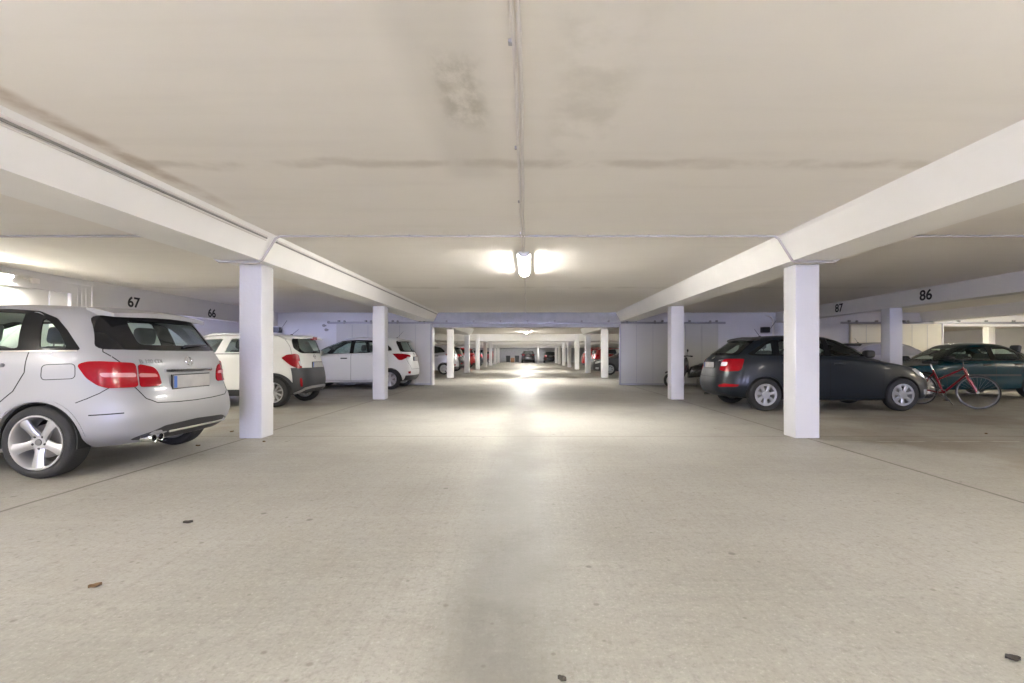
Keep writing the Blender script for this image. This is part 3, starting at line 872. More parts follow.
SPEC_HATCH = dict(   # long-roofed hatchback, dark grey
    rings=[(-1.92,2.00,.24,.19,.20,.72,4,3.4), (-2.05,2.08,.27,.22,.235,.80,4,3.4), (-2.13,2.13,.38,.36,.36,.845,4.4,3.2), (-2.152,2.152,.50,.50,.48,.853,4.6,3.0),
           (-2.135,2.135,.62,.64,.58,.853,4.6,2.9), (-2.085,2.06,.82,.82,.68,.848,4.4,2.9), (-2.03,1.93,.97,.96,.76,.835,4.2,3.0), (-1.95,.98,1.045,1.03,1.00,.80,4,3.6),
           (-1.74,.62,1.21,1.22,1.20,.725,3.8,3.6), (-1.50,.24,1.365,1.385,1.36,.63,3.6,3.8), (-1.38,.10,1.405,1.435,1.405,.55,3.6,3.8), (-1.15,-.05,1.44,1.455,1.44,.34,3,3), (-.6,-.3,1.458,1.459,1.458,.05,2,2)],
    arch=.345, axles=(-1.335,1.268), wr=.312, ww=.195, wheel='cover', rim_frac=.66, rim_mat='wheel_cover', belt_ring=7, see=True,
    trim=[(.92,1.035),(.50,1.26),(.20,1.375),(-.3,1.40),(-.8,1.385),(-1.16,1.34),(-1.30,1.29),(-1.62,1.085),(-1.56,1.06)],
    dlo_cut=[(.86,1.05),(.48,1.25),(.19,1.365),(-.3,1.388),(-.8,1.372),(-1.15,1.328),(-1.28,1.28),(-1.57,1.085)],
    glasses=[[(.80,1.065),(.46,1.235),(.18,1.347),(-.08,1.362),(-.08,1.062)], [(-.19,1.062),(-.19,1.368),(-.78,1.356),(-1.02,1.325),(-1.05,1.065)], [(-1.16,1.30),(-1.27,1.26),(-1.50,1.085),(-1.19,1.068)]],
    seams=[[(-1.10,1.06),(-1.10,.9),(-1.03,.72),(-.95,.60)], [(-.12,1.06),(-.13,.6),(-.12,.28)], [(.88,1.03),(.92,.75),(.86,.28)], [(.86,.28),(-.12,.27),(-.93,.28)]],
    handles=[(-.93,.91),(.05,.90)], mirror=(.74,1.08), mirror_mat='black_plastic',
    rear_glass=[(.62,1.06),(.52,1.365),(-.52,1.365),(-.62,1.06)], rear_clear=[(.53,1.09),(.45,1.34),(-.45,1.34),(-.53,1.09)], rear_glass_cut=[(.56,1.075),(.48,1.35),(-.48,1.35),(-.56,1.075)], rear_cut_x=-1.0,
    windscreen=[(.68,1.04),(.53,1.36),(-.53,1.36),(-.68,1.04)], front_glass_cut=[(.64,1.06),(.49,1.34),(-.49,1.34),(-.64,1.06)],
    tail=dict(axis=(-1.55,.25,-2.07,.84), r=.025, parts=[
        ('tail_light','red_lens',[('s',-1.73,.985),('s',-1.90,.99),('r',.60,.985),('r',.50,.96),('r',.47,.77),('r',.62,.745),('s',-1.86,.755),('s',-1.79,.80)],.012),
        ('lens_band','clear_lens',[('r',.68,.925),('r',.49,.925),('r',.48,.845),('r',.66,.85)],.0145)]),
    head=dict(axis=(1.45,.2,2.08,.84), r=.03, parts=[('headlight','clear_lens',[('s',1.58,.80),('s',1.80,.78),('r',.55,.70),('r',.48,.60),('r',.62,.59),('s',1.82,.66)],.006)]),
    seat_x=-.15, rear_seat_x=-.98, dash_x=.48, dash_z=.93, extra=[skoda_extra])

def opel_extra(root, L, sk, S, pm, lod):
    # dark rear bumper wrapping the corners, lower sills and arch cladding
    def hi(u):
        e = min(u, 1-u); return 4.35 + (1.25*max(0, (0.30-e)/0.30)**1.4 if e < 0.30 else 0)*0.5
    patch(L, lambda u: .6, lambda u: 4.75, PI*0.765, PI*1.235, .010, .03, 56, 12).build('bumper', M['dark_cladding'], root, 50)
    for sg in (1, -1):
        strip([(.86, .30), (-.82, .30)], sk.side(sg), .13, .012, .03).build('sill_cladding', M['dark_cladding'], root, 40)
        for ax in S['axles']:
            arc = [(ax+.36*math.cos(a), S['wr']+.005+.36*math.sin(a)) for a in [PI*(-.02+1.04*i/24) for i in range(25)]]
            strip(arc, sk.side(sg), .065, .014, .03).build('arch_cladding', M['dark_cladding'], root, 40)
        c = sk.corner(-1.25, .2, -1, sg)
        poly = sk.corner_poly([('r', .70, .58), ('r', .64, .59), ('r', .60, .42), ('r', .66, .41)], -1.25, .2, -1, -1.83, .80)
        panel(rounded(poly, .01), c, .026, .02, res=.04).build('reflector', M['red_lens'], root, 40)
    strip([(.60, .255), (.47, .37), (.30, .395), (-.30, .395), (-.47, .37), (-.60, .255)], sk.rear(), .05, .03, .03).build('skid_plate', M['alloy'], root, 40)
    seam_rear(root, sk, [(.56, 1.42), (.60, 1.1), (.585, .75), (.52, .70), (-.52, .70), (-.585, .75), (-.60, 1.1), (-.56, 1.42)], .006)
    spoiler(root, -1.50, -1.76, 1.50, 1.46, .56, .035, pm)
    # high brake light under the spoiler
    MB().box(-1.775, -1.70, -.09, .09, 1.385, 1.455, .01).build('brake_light', M['dark_red_car'], root, 40)
    plate(root, sk, -.02, .855, .46, .11)
    emblem(root, sk, 0.0, 1.03, .045, 'bolt', mat=M['steel'])
    wiper_rear(root, sk, 0.0, 1.13, -.35, 1.155)
    roof_rails(root, sk, .38, -1.42, .56, 'alloy')
    roof_antenna(root, sk, -1.25, .20, .9)
    front_face(root, sk, .66, .07, .36, .36, .07, .5)

SPEC_MINI = dict(   # small tall hatchback, white with dark cladding
    rings=[(-1.62,1.66,.26,.22,.22,.66,4,3.4), (-1.75,1.76,.29,.24,.25,.75,4,3.4), (-1.82,1.81,.40,.36,.36,.792,4.2,3.2), (-1.84,1.838,.52,.50,.50,.80,4.2,3.0),
           (-1.825,1.82,.66,.66,.62,.80,4.2,2.9), (-1.79,1.76,.84,.84,.74,.797,4,2.9), (-1.76,1.66,1.00,.99,.84,.785,3.8,3.0), (-1.73,.98,1.09,1.07,1.05,.755,3.8,3.6),
           (-1.69,.76,1.25,1.26,1.24,.69,4,3.8), (-1.62,.52,1.40,1.43,1.40,.615,4,4.2), (-1.54,.44,1.455,1.48,1.46,.56,4,4.2), (-1.25,.2,1.50,1.512,1.50,.36,3,3), (-.6,-.3,1.518,1.52,1.518,.05,2,2)],
    arch=.34, axles=(-1.25,1.195), wr=.30, ww=.185, wheel='ten', rim_frac=.68, belt_ring=7, see=True,
    trim=[(.95,1.085),(.70,1.27),(.50,1.40),(-.4,1.435),(-1.0,1.42),(-1.16,1.38),(-1.18,1.17),(-1.05,1.12)], trim_mat='white_car',
    dlo_cut=[(.89,1.10),(.67,1.26),(.48,1.39),(-.4,1.42),(-1.0,1.405),(-1.13,1.37),(-1.15,1.18),(-1.02,1.135)],
    glasses=[[(.85,1.105),(.66,1.25),(.46,1.375),(-.16,1.398),(-.06,1.10)], [(-.25,1.10),(-.33,1.402),(-.98,1.39),(-1.10,1.36),(-1.12,1.185),(-1.0,1.14)]],
    belt_strip=[(.90,1.08),(-.6,1.088),(-1.06,1.115)], belt_mat='gap_black',
    seams=[[(-.98,1.1),(-.96,.85),(-.86,.62)], [(-.06,1.09),(-.07,.4)], [(.84,1.08),(.86,.45)]],
    handles=[(-.82,.96),(.06,.95)], mirror=(.72,1.13),
    rear_glass=[(.56,1.20),(.52,1.36),(.46,1.43),(-.46,1.43),(-.52,1.36),(-.56,1.20),(-.46,1.10),(.46,1.10)], rear_clear=[(.47,1.20),(.41,1.40),(-.41,1.40),(-.47,1.20),(-.39,1.125),(.39,1.125)],
    rear_glass_cut=[(.51,1.20),(.44,1.415),(-.44,1.415),(-.51,1.20),(-.43,1.115),(.43,1.115)], rear_cut_x=-1.3,
    windscreen=[(.64,1.08),(.53,1.40),(-.53,1.40),(-.64,1.08)], front_glass_cut=[(.60,1.10),(.49,1.38),(-.49,1.38),(-.60,1.10)],
    tail=dict(axis=(-1.25,.2,-1.79,.79), r=.03, parts=[
        ('tail_light','red_lens',[('s',-1.40,1.005),('s',-1.53,1.07),('r',.74,1.09),('r',.62,1.06),('r',.595,.92),('r',.555,.79),('r',.66,.775),('s',-1.66,.84)],.012),
        ('lens_band','clear_lens',[('r',.66,.94),('r',.585,.93),('r',.57,.83),('r',.62,.84)],.0145)]),
    head=dict(axis=(1.2,.2,1.78,.78), r=.03, parts=[('headlight','clear_lens',[('s',1.34,.90),('r',.55,.80),('r',.50,.68),('s',1.5,.72)],.006)]),
    seat_x=-.12, rear_seat_x=-.88, dash_x=.48, dash_z=.98, extra=[opel_extra])

def ix_extra(root, L, sk, S, pm, lod):
    spoiler(root, -1.46, -1.72, 1.565, 1.535, .56, .03, pm)
    seam_rear(root, sk, [(.58, 1.45), (.66, 1.12), (.60, .82), (.52, .62), (-.52, .62), (-.60, .82), (-.66, 1.12), (-.58, 1.45)], .007)
    plate(root, sk, 0.0, .94, .50, .11)
    emblem(root, sk, 0.0, 1.09, .045, 'slant')
    wiper_rear(root, sk, 0.0, 1.16, -.36, 1.185)
    roof_antenna(root, sk, -1.30, .30, .75)
    patch(L, lambda u: .4, lambda u: 2.35, PI*0.80, PI*1.20, .008, .03, 40, 8).build('bumper_skirt', M['dark_cladding'], root, 50)
    for sg in (1, -1):
        c = sk.corner(-1.35, .25, -1, sg)
        poly = sk.corner_poly([('r', .76, .545), ('r', .60, .56), ('r', .60, .48), ('r', .72, .48)], -1.35, .25, -1, -1.93, .86)
        panel(rounded(poly, .015), c, .006, .01, res=.04).build('fog_light', M['red_lens'], root, 40)
        for ax in S['axles']:
            arc = [(ax+.352*math.cos(a), S['wr']+.005+.352*math.sin(a)) for a in [PI*(.03+.94*i/20) for i in range(21)]]
            strip(arc, sk.side(sg), .016, .005, .012).build('wheel_arch_lip', pm, root, 40)
    front_face(root, sk, .64, .09, .42, .36, .08, .5)

SPEC_TALL = dict(   # tall rounded hatchback, white
    rings=[(-1.73,1.88,.25,.20,.22,.74,4,3.4), (-1.85,1.98,.28,.23,.25,.83,4,3.4), (-1.92,2.03,.38,.36,.36,.875,4.2,3.2), (-1.95,2.05,.52,.50,.50,.8825,4.4,3.0),
           (-1.94,2.03,.66,.68,.62,.8825,4.4,2.9), (-1.90,1.97,.86,.88,.74,.878,4.2,2.9), (-1.86,1.87,1.04,1.04,.85,.862,4,3.0), (-1.80,1.30,1.16,1.11,1.05,.825,3.8,3.4),
           (-1.72,.95,1.33,1.31,1.27,.745,3.6,3.5), (-1.62,.48,1.50,1.50,1.46,.65,3.6,3.6), (-1.54,.30,1.56,1.58,1.55,.58,3.6,3.6), (-1.25,.1,1.612,1.617,1.61,.36,3,3), (-.7,-.3,1.628,1.63,1.628,.05,2,2)],
    arch=.345, axles=(-1.30,1.315), wr=.312, ww=.20, wheel='six', rim_frac=.68, belt_ring=7, see=True,
    trim=[(1.22,1.07),(.90,1.30),(.46,1.495),(-.2,1.525),(-.8,1.51),(-1.1,1.45),(-1.30,1.28),(-1.34,1.20),(-.6,1.125)],
    dlo_cut=[(1.14,1.09),(.88,1.285),(.45,1.48),(-.2,1.51),(-.8,1.495),(-1.08,1.435),(-1.26,1.28),(-1.28,1.21),(-.6,1.14)],
    glasses=[[(1.05,1.10),(.86,1.265),(.44,1.46),(-.06,1.485),(-.06,1.11)], [(-.17,1.12),(-.18,1.49),(-.78,1.475),(-.98,1.44),(-1.00,1.17)], [(-1.07,1.42),(-1.22,1.28),(-1.24,1.22),(-1.06,1.19)]],
    seams=[[(-1.05,1.15),(-1.03,.9),(-.92,.66)], [(-.11,1.11),(-.12,.6),(-.11,.29)], [(1.0,1.07),(1.0,.8),(.94,.29)], [(.94,.29),(-.11,.28),(-.90,.29)]],
    handles=[(-.90,1.00),(.10,.96)], handle_mat='gap_black', mirror=(.84,1.12),
    rear_glass=[(.66,1.16),(.56,1.50),(-.56,1.50),(-.66,1.16)], rear_clear=[(.57,1.19),(.49,1.47),(-.49,1.47),(-.57,1.19)], rear_glass_cut=[(.60,1.175),(.52,1.485),(-.52,1.485),(-.60,1.175)],
    windscreen=[(.72,1.10),(.58,1.48),(-.58,1.48),(-.72,1.10)], front_glass_cut=[(.68,1.12),(.54,1.46),(-.54,1.46),(-.68,1.12)],
    tail=dict(axis=(-1.35,.25,-1.9,.87), r=.02, parts=[
        ('tail_light','red_lens',[('s',-1.36,1.10),('s',-1.60,1.105),('r',.66,1.08),('r',.48,1.055),('r',.47,1.0),('r',.66,.985),('s',-1.72,.90),('s',-1.60,.90)],.010),
        ('lens_band','clear_lens',[('r',.72,1.0),('r',.52,.995),('r',.54,.955),('r',.70,.95)],.0125)]),
    head=dict(axis=(1.4,.2,1.98,.86), r=.03, parts=[('headlight','clear_lens',[('s',1.40,.92),('r',.55,.80),('r',.50,.68),('s',1.68,.72)],.006)]),
    seat_x=-.1, rear_seat_x=-.95, dash_x=.58, dash_z=.99, extra=[ix_extra])

def sedan_extra(root, L, sk, S, pm, lod):
    front_face(root, sk, .58, .07, .36, .34, .07, .5)
    seam_rear(root, sk, [(.58, .86), (.56, .62), (-.56, .62), (-.58, .86)], .007)
    plate(root, sk, 0, .72, .50, .11)
    plate(root, sk, 0, .46, .50, .11, 1)
    emblem(root, sk, 0.0, .68, .04, 'disc', 1)

SPEC_SEDAN = dict(   # low sedan, teal
    rings=[(-2.02,2.02,.24,.20,.20,.72,4,3.4), (-2.12,2.12,.27,.22,.235,.80,4,3.4), (-2.18,2.18,.36,.35,.35,.842,4.4,3.2), (-2.20,2.20,.48,.48,.46,.85,4.4,3.0),
           (-2.185,2.185,.60,.61,.56,.85,4.4,3.0), (-2.15,2.13,.76,.76,.66,.845,4.2,3.0), (-2.08,2.0,.86,.86,.73,.83,4,3.2), (-1.62,.98,.935,.915,.91,.795,3.8,3.6),
           (-1.40,.66,1.07,1.08,1.06,.72,3.6,3.6), (-1.02,.30,1.25,1.27,1.24,.62,3.6,3.8), (-.84,.16,1.31,1.335,1.305,.54,3.6,3.8), (-.65,.0,1.355,1.362,1.35,.34,3,3), (-.45,-.2,1.374,1.376,1.374,.05,2,2)],
    arch=.335, axles=(-1.25,1.35), wr=.305, ww=.195, wheel='six', rim_frac=.66, belt_ring=7, see=True,
    trim=[(.90,.925),(.50,1.15),(.24,1.255),(-.3,1.285),(-.80,1.25),(-1.10,1.10),(-1.28,.955),(-1.2,.93)],
    dlo_cut=[(.83,.94),(.48,1.14),(.23,1.243),(-.3,1.272),(-.79,1.238),(-1.07,1.10),(-1.21,.965)],
    glasses=[[(.76,.955),(.46,1.12),(.22,1.225),(-.20,1.248),(-.23,.955)], [(-.36,.955),(-.34,1.25),(-.77,1.218),(-.92,1.15),(-.95,.96)], [(-1.0,1.10),(-1.05,1.08),(-1.15,.975),(-1.02,.965)]],
    belt_strip=[(.95,.918),(-1.25,.93)], belt_mat='gap_black', side_strip=[(1.0,.56),(.4,.565),(-.9,.57)],
    seams=[[(-1.05,.93),(-1.03,.8),(-.93,.62)], [(-.29,.92),(-.30,.27)], [(.92,.91),(.95,.7),(.88,.27)], [(.88,.27),(-.9,.27)]],
    handles=[(-.86,.83),(-.08,.82)], handle_mat='gap_black', mirror=(.74,.965), mirror_mat='black_plastic',
    rear_glass=[(.62,.96),(.50,1.24),(-.50,1.24),(-.62,.96)], rear_clear=[(.57,.985),(.46,1.22),(-.46,1.22),(-.57,.985)], rear_glass_cut=[(.58,.975),(.47,1.23),(-.47,1.23),(-.58,.975)], rear_cut_x=-.6,
    windscreen=[(.70,.93),(.53,1.25),(-.53,1.25),(-.70,.93)], front_glass_cut=[(.66,.946),(.49,1.226),(-.49,1.226),(-.66,.946)], front_cut_x=-.05,
    tail=dict(axis=(-1.6,.25,-2.14,.84), r=.02, parts=[('tail_light','red_lens',[('s',-1.95,.82),('r',.50,.82),('r',.48,.66),('s',-1.98,.66)],.008)]),
    head=dict(axis=(1.5,.2,2.12,.84), r=.02, parts=[('headlight','clear_lens',[('s',1.86,.70),('r',.48,.68),('r',.46,.56),('s',1.92,.56)],.006)]),
    seat_x=-.25, rear_seat_x=-1.0, dash_x=.45, dash_z=.86, floor_z=.36, extra=[sedan_extra])
# ------------------------------------------------------------------ surfaces of the hall
ZC = 2.55; ZB = 2.235
def ceiling_material():
    m, nt, out = new_mat('ceiling_plaster'); g = NT(nt)
    b = g.n('ShaderNodeBsdfPrincipled'); g.l(b.outputs[0], out.inputs[0]); b.inputs['Roughness'].default_value = 0.85
    P = g.n('ShaderNodeTexCoord').outputs['Object']
    sx = g.n('ShaderNodeSeparateXYZ'); g.l(P, sx.inputs[0]); X, Y = sx.outputs[0], sx.outputs[1]
    big = g.noise(P, 0.45, 5); streak = g.noise(g.mapping(P, (0.5, 5.0, 1)), 1.3, 6); fine = g.noise(P, 7, 6)
    c = g.mix(g.ramp(big, .3, .7), CEIL_A, CEIL_B)
    c = g.mix(g.math('MULTIPLY', g.ramp(streak, .45, .75), .07), c, (.50, .46, .40))
    # damp stains: a line across the slab joint, marks beside the cable run, a tide line along the left beam
    wob = g.math('MULTIPLY', g.math('SUBTRACT', g.noise(P, 1.7, 6), .5), .30)
    lineY = g.math('ADD', Y, wob)
    l1 = g.math('MULTIPLY', g.band(lineY, 3.74, .02, .11), g.ramp(g.noise(P, 2.3, 5), .32, .62))
    l1 = g.math('MULTIPLY', l1, .34)
    l2 = g.math('MULTIPLY', g.math('MULTIPLY', g.band(g.math('ADD', Y, wob), 10.6, .04, .2), g.ramp(g.noise(P, 2.0, 5), .35, .65)), .30)
    sp = g.math('MULTIPLY', g.math('MULTIPLY', g.band(g.math('ADD', X, g.math('MULTIPLY', wob, .5)), -.36, .07, .12), g.band(g.math('ADD', Y, wob), 2.75, .18, .30)), g.ramp(g.noise(g.mapping(P, (1.6, 1.0, 1)), 6, 8, .7), .30, .66))
    sp = g.math('MULTIPLY', sp, .5)
    sv = g.math('MULTIPLY', g.math('MULTIPLY', g.band(X, -.42, .10, .22), g.band(Y, 2.4, 1.4, .4)), .22)
    sr = g.math('MULTIPLY', g.math('MULTIPLY', g.band(X, .36, .10, .2), g.band(Y, 3.0, .8, .5)), g.math('MULTIPLY', g.ramp(g.noise(P, 3, 5), .4, .7), .28))
    bl = g.math('MULTIPLY', g.math('MULTIPLY', g.band(g.math('ADD', X, g.math('MULTIPLY', wob, .35)), -2.98, .02, .10), g.band(Y, 3.0, .9, 1.2)), g.ramp(g.noise(P, 2.6, 6), .28, .6))
    bl = g.math('MULTIPLY', bl, .62)
    for f, col in ((l1, (.36, .30, .22)), (l2, (.42, .37, .30)), (sp, (.30, .27, .20)), (sv, (.42, .39, .33)), (sr, (.38, .35, .27)), (bl, (.36, .25, .15))):
        c = g.mix(f, c, col)
    g.l(c, b.inputs['Base Color'])
    bp = g.n('ShaderNodeBump'); bp.inputs['Strength'].default_value = .35; bp.inputs['Distance'].default_value = .02
    g.l(g.math('ADD', g.math('MULTIPLY', streak, .4), g.math('MULTIPLY', fine, .25)), bp.inputs['Height']); g.l(bp.outputs[0], b.inputs['Normal'])
    return m

def floor_material():
    m, nt, out = new_mat('floor_concrete'); g = NT(nt)
    b = g.n('ShaderNodeBsdfPrincipled'); g.l(b.outputs[0], out.inputs[0])
    P = g.n('ShaderNodeTexCoord').outputs['Object']
    sx = g.n('ShaderNodeSeparateXYZ'); g.l(P, sx.inputs[0]); X, Y = sx.outputs[0], sx.outputs[1]
    big = g.noise(P, .5, 6); mid = g.noise(P, 3.0, 7, .65); fine = g.noise(P, 60, 5, .7)
    brush = g.noise(g.mapping(P, (30, .8, 1)), 1.2, 5, .6); brush2 = g.noise(g.mapping(P, (.7, 9, 1)), 1.1, 5, .6)
    c = g.mix(g.ramp(big, .3, .72), FLOOR_A, FLOOR_B)
    c = g.mix(g.math('MULTIPLY', g.ramp(mid, .35, .75), .38), c, (.25, .228, .19))
    c = g.mix(g.math('MULTIPLY', g.ramp(brush2, .45, .75), .13), c, (.52, .50, .45))
    grain = g.noise(P, 22, 6, .75)
    c = g.mix(g.math('MULTIPLY', g.ramp(grain, .50, .70), .55), c, (.20, .185, .155))
    c = g.mix(g.math('MULTIPLY', g.ramp(grain, .46, .28), .30), c, (.56, .54, .49))
    c = g.mix(g.math('MULTIPLY', g.ramp(fine, .50, .66), .36), c, (.20, .185, .16))
    c = g.mix(g.math('MULTIPLY', g.ramp(fine, .44, .30), .34), c, (.60, .58, .53))
    c = g.mix(g.math('MULTIPLY', g.ramp(brush, .48, .70), .20), c, (.24, .22, .19))
    # worn dark strip down the middle of the lane
    wob = g.math('MULTIPLY', g.math('SUBTRACT', g.noise(P, .9, 5), .5), .5)
    mid_band = g.math('MULTIPLY', g.band(g.math('ADD', X, wob), -.10, .04, .36), g.ramp(mid, .25, .6, .6, 1.0))
    c = g.mix(g.math('MULTIPLY', mid_band, .85), c, (.175, .166, .148))
    # oil stained parking bays
    oil = g.math('MULTIPLY', g.ramp(g.math('ABSOLUTE', X), 3.5, 4.6), g.ramp(g.noise(P, .7, 6, .6), .42, .62))
    c = g.mix(g.math('MULTIPLY', oil, .55), c, (.20, .165, .12))
    # small drips
    v = g.n('ShaderNodeTexVoronoi'); v.inputs['Scale'].default_value = 2.4; g.l(P, v.inputs['Vector'])
    vc = g.n('ShaderNodeSeparateColor'); g.l(v.outputs['Color'], vc.inputs[0])
    spot = g.math('MULTIPLY', g.ramp(v.outputs['Distance'], .060, .035), g.ramp(vc.outputs[0], .35, .4))
    c = g.mix(g.math('MULTIPLY', spot, .62), c, (.11, .10, .085))
    v2 = g.n('ShaderNodeTexVoronoi'); v2.inputs['Scale'].default_value = 4.5; g.l(P, v2.inputs['Vector'])
    vc2 = g.n('ShaderNodeSeparateColor'); g.l(v2.outputs['Color'], vc2.inputs[0])
    c = g.mix(g.math('MULTIPLY', g.math('MULTIPLY', g.ramp(v2.outputs['Distance'], .075, .03), g.ramp(vc2.outputs[0], .25, .3)), .6), c, (.15, .135, .11))
    v3 = g.n('ShaderNodeTexVoronoi'); v3.inputs['Scale'].default_value = 9.0; g.l(P, v3.inputs['Vector'])
    vc3 = g.n('ShaderNodeSeparateColor'); g.l(v3.outputs['Color'], vc3.inputs[0])
    c = g.mix(g.math('MULTIPLY', g.math('MULTIPLY', g.ramp(v3.outputs['Distance'], .11, .04), g.ramp(vc3.outputs[0], .55, .6)), .55), c, (.14, .128, .105))
    # slab joints
    jx = g.band(g.math('ADD', g.math('ABSOLUTE', X), g.math('MULTIPLY', g.math('SUBTRACT', g.noise(P, 4, 4), .5), .02)), 3.60, .008, .014)
    ym = g.math('PINGPONG', g.math('SUBTRACT', Y, 6.30), 2.655)
    jy = g.band(g.math('ADD', ym, g.math('MULTIPLY', g.math('SUBTRACT', g.noise(P, 4, 4), .5), .02)), 0.0, .006, .014)
    ymm = g.math('PINGPONG', g.math('SUBTRACT', Y, 6.30), 5.31)
    jy2 = g.band(ym, 0.0, .006, .014)
    jj = g.math('MAXIMUM', g.math('MULTIPLY', jx, .9), g.math('MULTIPLY', jy2, .62))
    c = g.mix(jj, c, (.13, .115, .095))
    # faint painted bay line on the right
    bay = g.math('MULTIPLY', g.math('MULTIPLY', g.band(Y, 5.93, .018, .01), g.ramp(X, 3.9, 4.1)), g.ramp(mid, .42, .55))
    c = g.mix(g.math('MULTIPLY', bay, .45), c, (.62, .60, .56))
    g.l(c, b.inputs['Base Color'])
    g.l(g.ramp(mid, .2, .8, .62, .42), b.inputs['Roughness']); b.inputs['Specular IOR Level'].default_value = .25
    bp = g.n('ShaderNodeBump'); bp.inputs['Strength'].default_value = .25; bp.inputs['Distance'].default_value = .012
    g.l(g.math('ADD', g.math('MULTIPLY', fine, .5), g.math('ADD', g.math('MULTIPLY', brush, .35), g.math('MULTIPLY', jj, -1.2))), bp.inputs['Height']); g.l(bp.outputs[0], b.inputs['Normal'])
    return m

CEIL_A, CEIL_B = (.87, .83, .765), (.83, .79, .725)
FLOOR_A, FLOOR_B = (.375, .365, .335), (.28, .270, .242)

struct('floor', MB().box(-12, 27.2, -20.2, 67, -.2, 0), floor_material(), 'grey beige brushed concrete garage floor', 'floor')
struct('ceiling', MB().box(-12, 27.2, -20.2, 67, ZC, ZC+.25), ceiling_material(), 'cream plastered concrete ceiling with brown damp stains', 'ceiling')

# ---- columns, irregular grid measured down the aisle
ROWS = [-4.45, 0.84, 6.15, 11.46, 22.1, 28.25, 34.4, 40.55, 46.7, 52.9, 59.1]
CW = .29
names = ['first', 'second', 'third', 'fourth', 'fifth', 'sixth', 'seventh', 'eighth', 'ninth']
LBL = {
 (0, -1): 'square white column right beside the silver people carrier', (0, 1): 'square white column in front of the dark grey hatchback',
 (1, -1): 'square white column in front of the white tall hatchback', (1, 1): 'square white column between the scooter and the open fire gate leaf',
}
def column(x0, y0, w, d, z1, label):
    m = MB().box(x0, x0+w, y0, y0+d, 0, z1, .012)
    return struct('column', m, M['far_column_lit_paint' if y0 > 20 else 'column_paint'], label, 'column', 'white aisle columns', smooth=30)
for i, y in enumerate(ROWS):
    for sg, nm in ((-1, 'left'), (1, 'right')):
        if i < 2: lab = 'square white column %s the camera on the %s' % (('far behind', 'beside')[i], nm)
        elif (i-2, sg) in LBL: lab = LBL[(i-2, sg)]
        else: lab = '%s square white column beyond the fire gate on the %s of the aisle' % (names[i-4], nm)
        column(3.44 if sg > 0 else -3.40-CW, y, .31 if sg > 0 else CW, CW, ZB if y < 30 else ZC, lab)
for k, (y, lab) in enumerate(((0.84, 'white column under the number beam near the camera'), (6.15, 'white column under the number beam, first on the right side'), (11.46, 'white column under the 86 number beam beside the teal sedan'))):
    column(8.66, y, .31, CW, 2.19, lab)
for k, y in enumerate((22.1, 28.25, 34.4)):
    column(8.70, y, .30, CW, 2.19, '%s white column of the far right number beam' % names[k])
for y, lab in ((22.1, 'white column seen through the side gate above the teal sedan'), (28.25, 'white column deep behind the side gate')):
    column(21.25, y, .32, CW, ZC, lab)

# ---- beams
def long_beam(sg, xo, y0, y1, label):
    def X(x): return sg*x + xo
    prof = [(X(3.10), ZC+.02), (X(3.145), ZC-.045), (X(3.28), ZB), (X(3.80), ZB), (X(3.93), ZC+.02)]
    m = MB().prism(prof, 'y', y0, y1)
    return struct('beam', m, M['white_paint'], label, 'beam')
long_beam(-1, 0, -20.0, 16.86, 'long white ceiling beam over the left columns with cables along it')
long_beam(1, 0, -20.0, 16.86, 'long white ceiling beam over the right columns')
long_beam(-1, 0, 17.12, 28.2, 'white ceiling beam beyond the fire gate on the left')
long_beam(1, 0, 17.12, 28.2, 'white ceiling beam beyond the fire gate on the right')
long_beam(-1, 17.7, -20.0, 16.86, 'grey white beam of the side aisle behind the number 86')
long_beam(1, 17.7, -20.0, 16.86, 'far beam of the side aisle on the right')
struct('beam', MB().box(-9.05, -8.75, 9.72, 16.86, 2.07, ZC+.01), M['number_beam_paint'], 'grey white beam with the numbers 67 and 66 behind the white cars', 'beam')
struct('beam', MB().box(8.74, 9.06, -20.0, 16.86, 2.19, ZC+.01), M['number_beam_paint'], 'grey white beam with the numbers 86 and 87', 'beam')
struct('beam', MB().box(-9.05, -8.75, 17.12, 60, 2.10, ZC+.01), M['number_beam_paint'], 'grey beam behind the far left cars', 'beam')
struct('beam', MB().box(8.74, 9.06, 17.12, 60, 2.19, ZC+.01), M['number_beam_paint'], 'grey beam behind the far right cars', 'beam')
for y, lab in ((34.42, 'first white crossbeam beyond the fire gate'), (46.72, 'second white crossbeam far down the aisle'), (59.12, 'last white crossbeam before the end wall')):
    struct('beam', MB().box(-9.3, 27, y, y+2.2, 2.05, ZC+.01), M['white_paint'], lab, 'beam')

# ---- walls
WT = M['wall_paint']
def wall(name, m, mat, label): return struct(name, m, mat, label, 'wall')
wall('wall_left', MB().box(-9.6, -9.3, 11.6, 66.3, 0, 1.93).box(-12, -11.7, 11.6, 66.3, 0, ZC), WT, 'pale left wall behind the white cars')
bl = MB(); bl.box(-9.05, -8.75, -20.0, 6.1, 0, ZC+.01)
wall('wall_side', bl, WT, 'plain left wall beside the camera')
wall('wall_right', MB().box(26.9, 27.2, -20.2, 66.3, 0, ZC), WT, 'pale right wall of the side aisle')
fw = MB()
for x0, x1 in ((-9.3, -3.30), (3.30, 14.40), (21.0, 26.9)): fw.box(x0, x1, 16.88, 17.12, 0, ZC)
wall('wall_gate', fw, M['wall_paint'], 'lavender grey fire wall on both sides of the gate opening')
struct('lintel', MB().box(-3.30, 3.30, 16.86, 17.12, 2.03, ZC), M['lintel_paint'], 'grey lintel over the open fire gate with bolted rail', 'lintel')
struct('lintel', MB().box(14.40, 21.0, 16.86, 17.12, 2.06, ZC), M['white_paint'], 'white lintel over the side aisle gate', 'lintel')
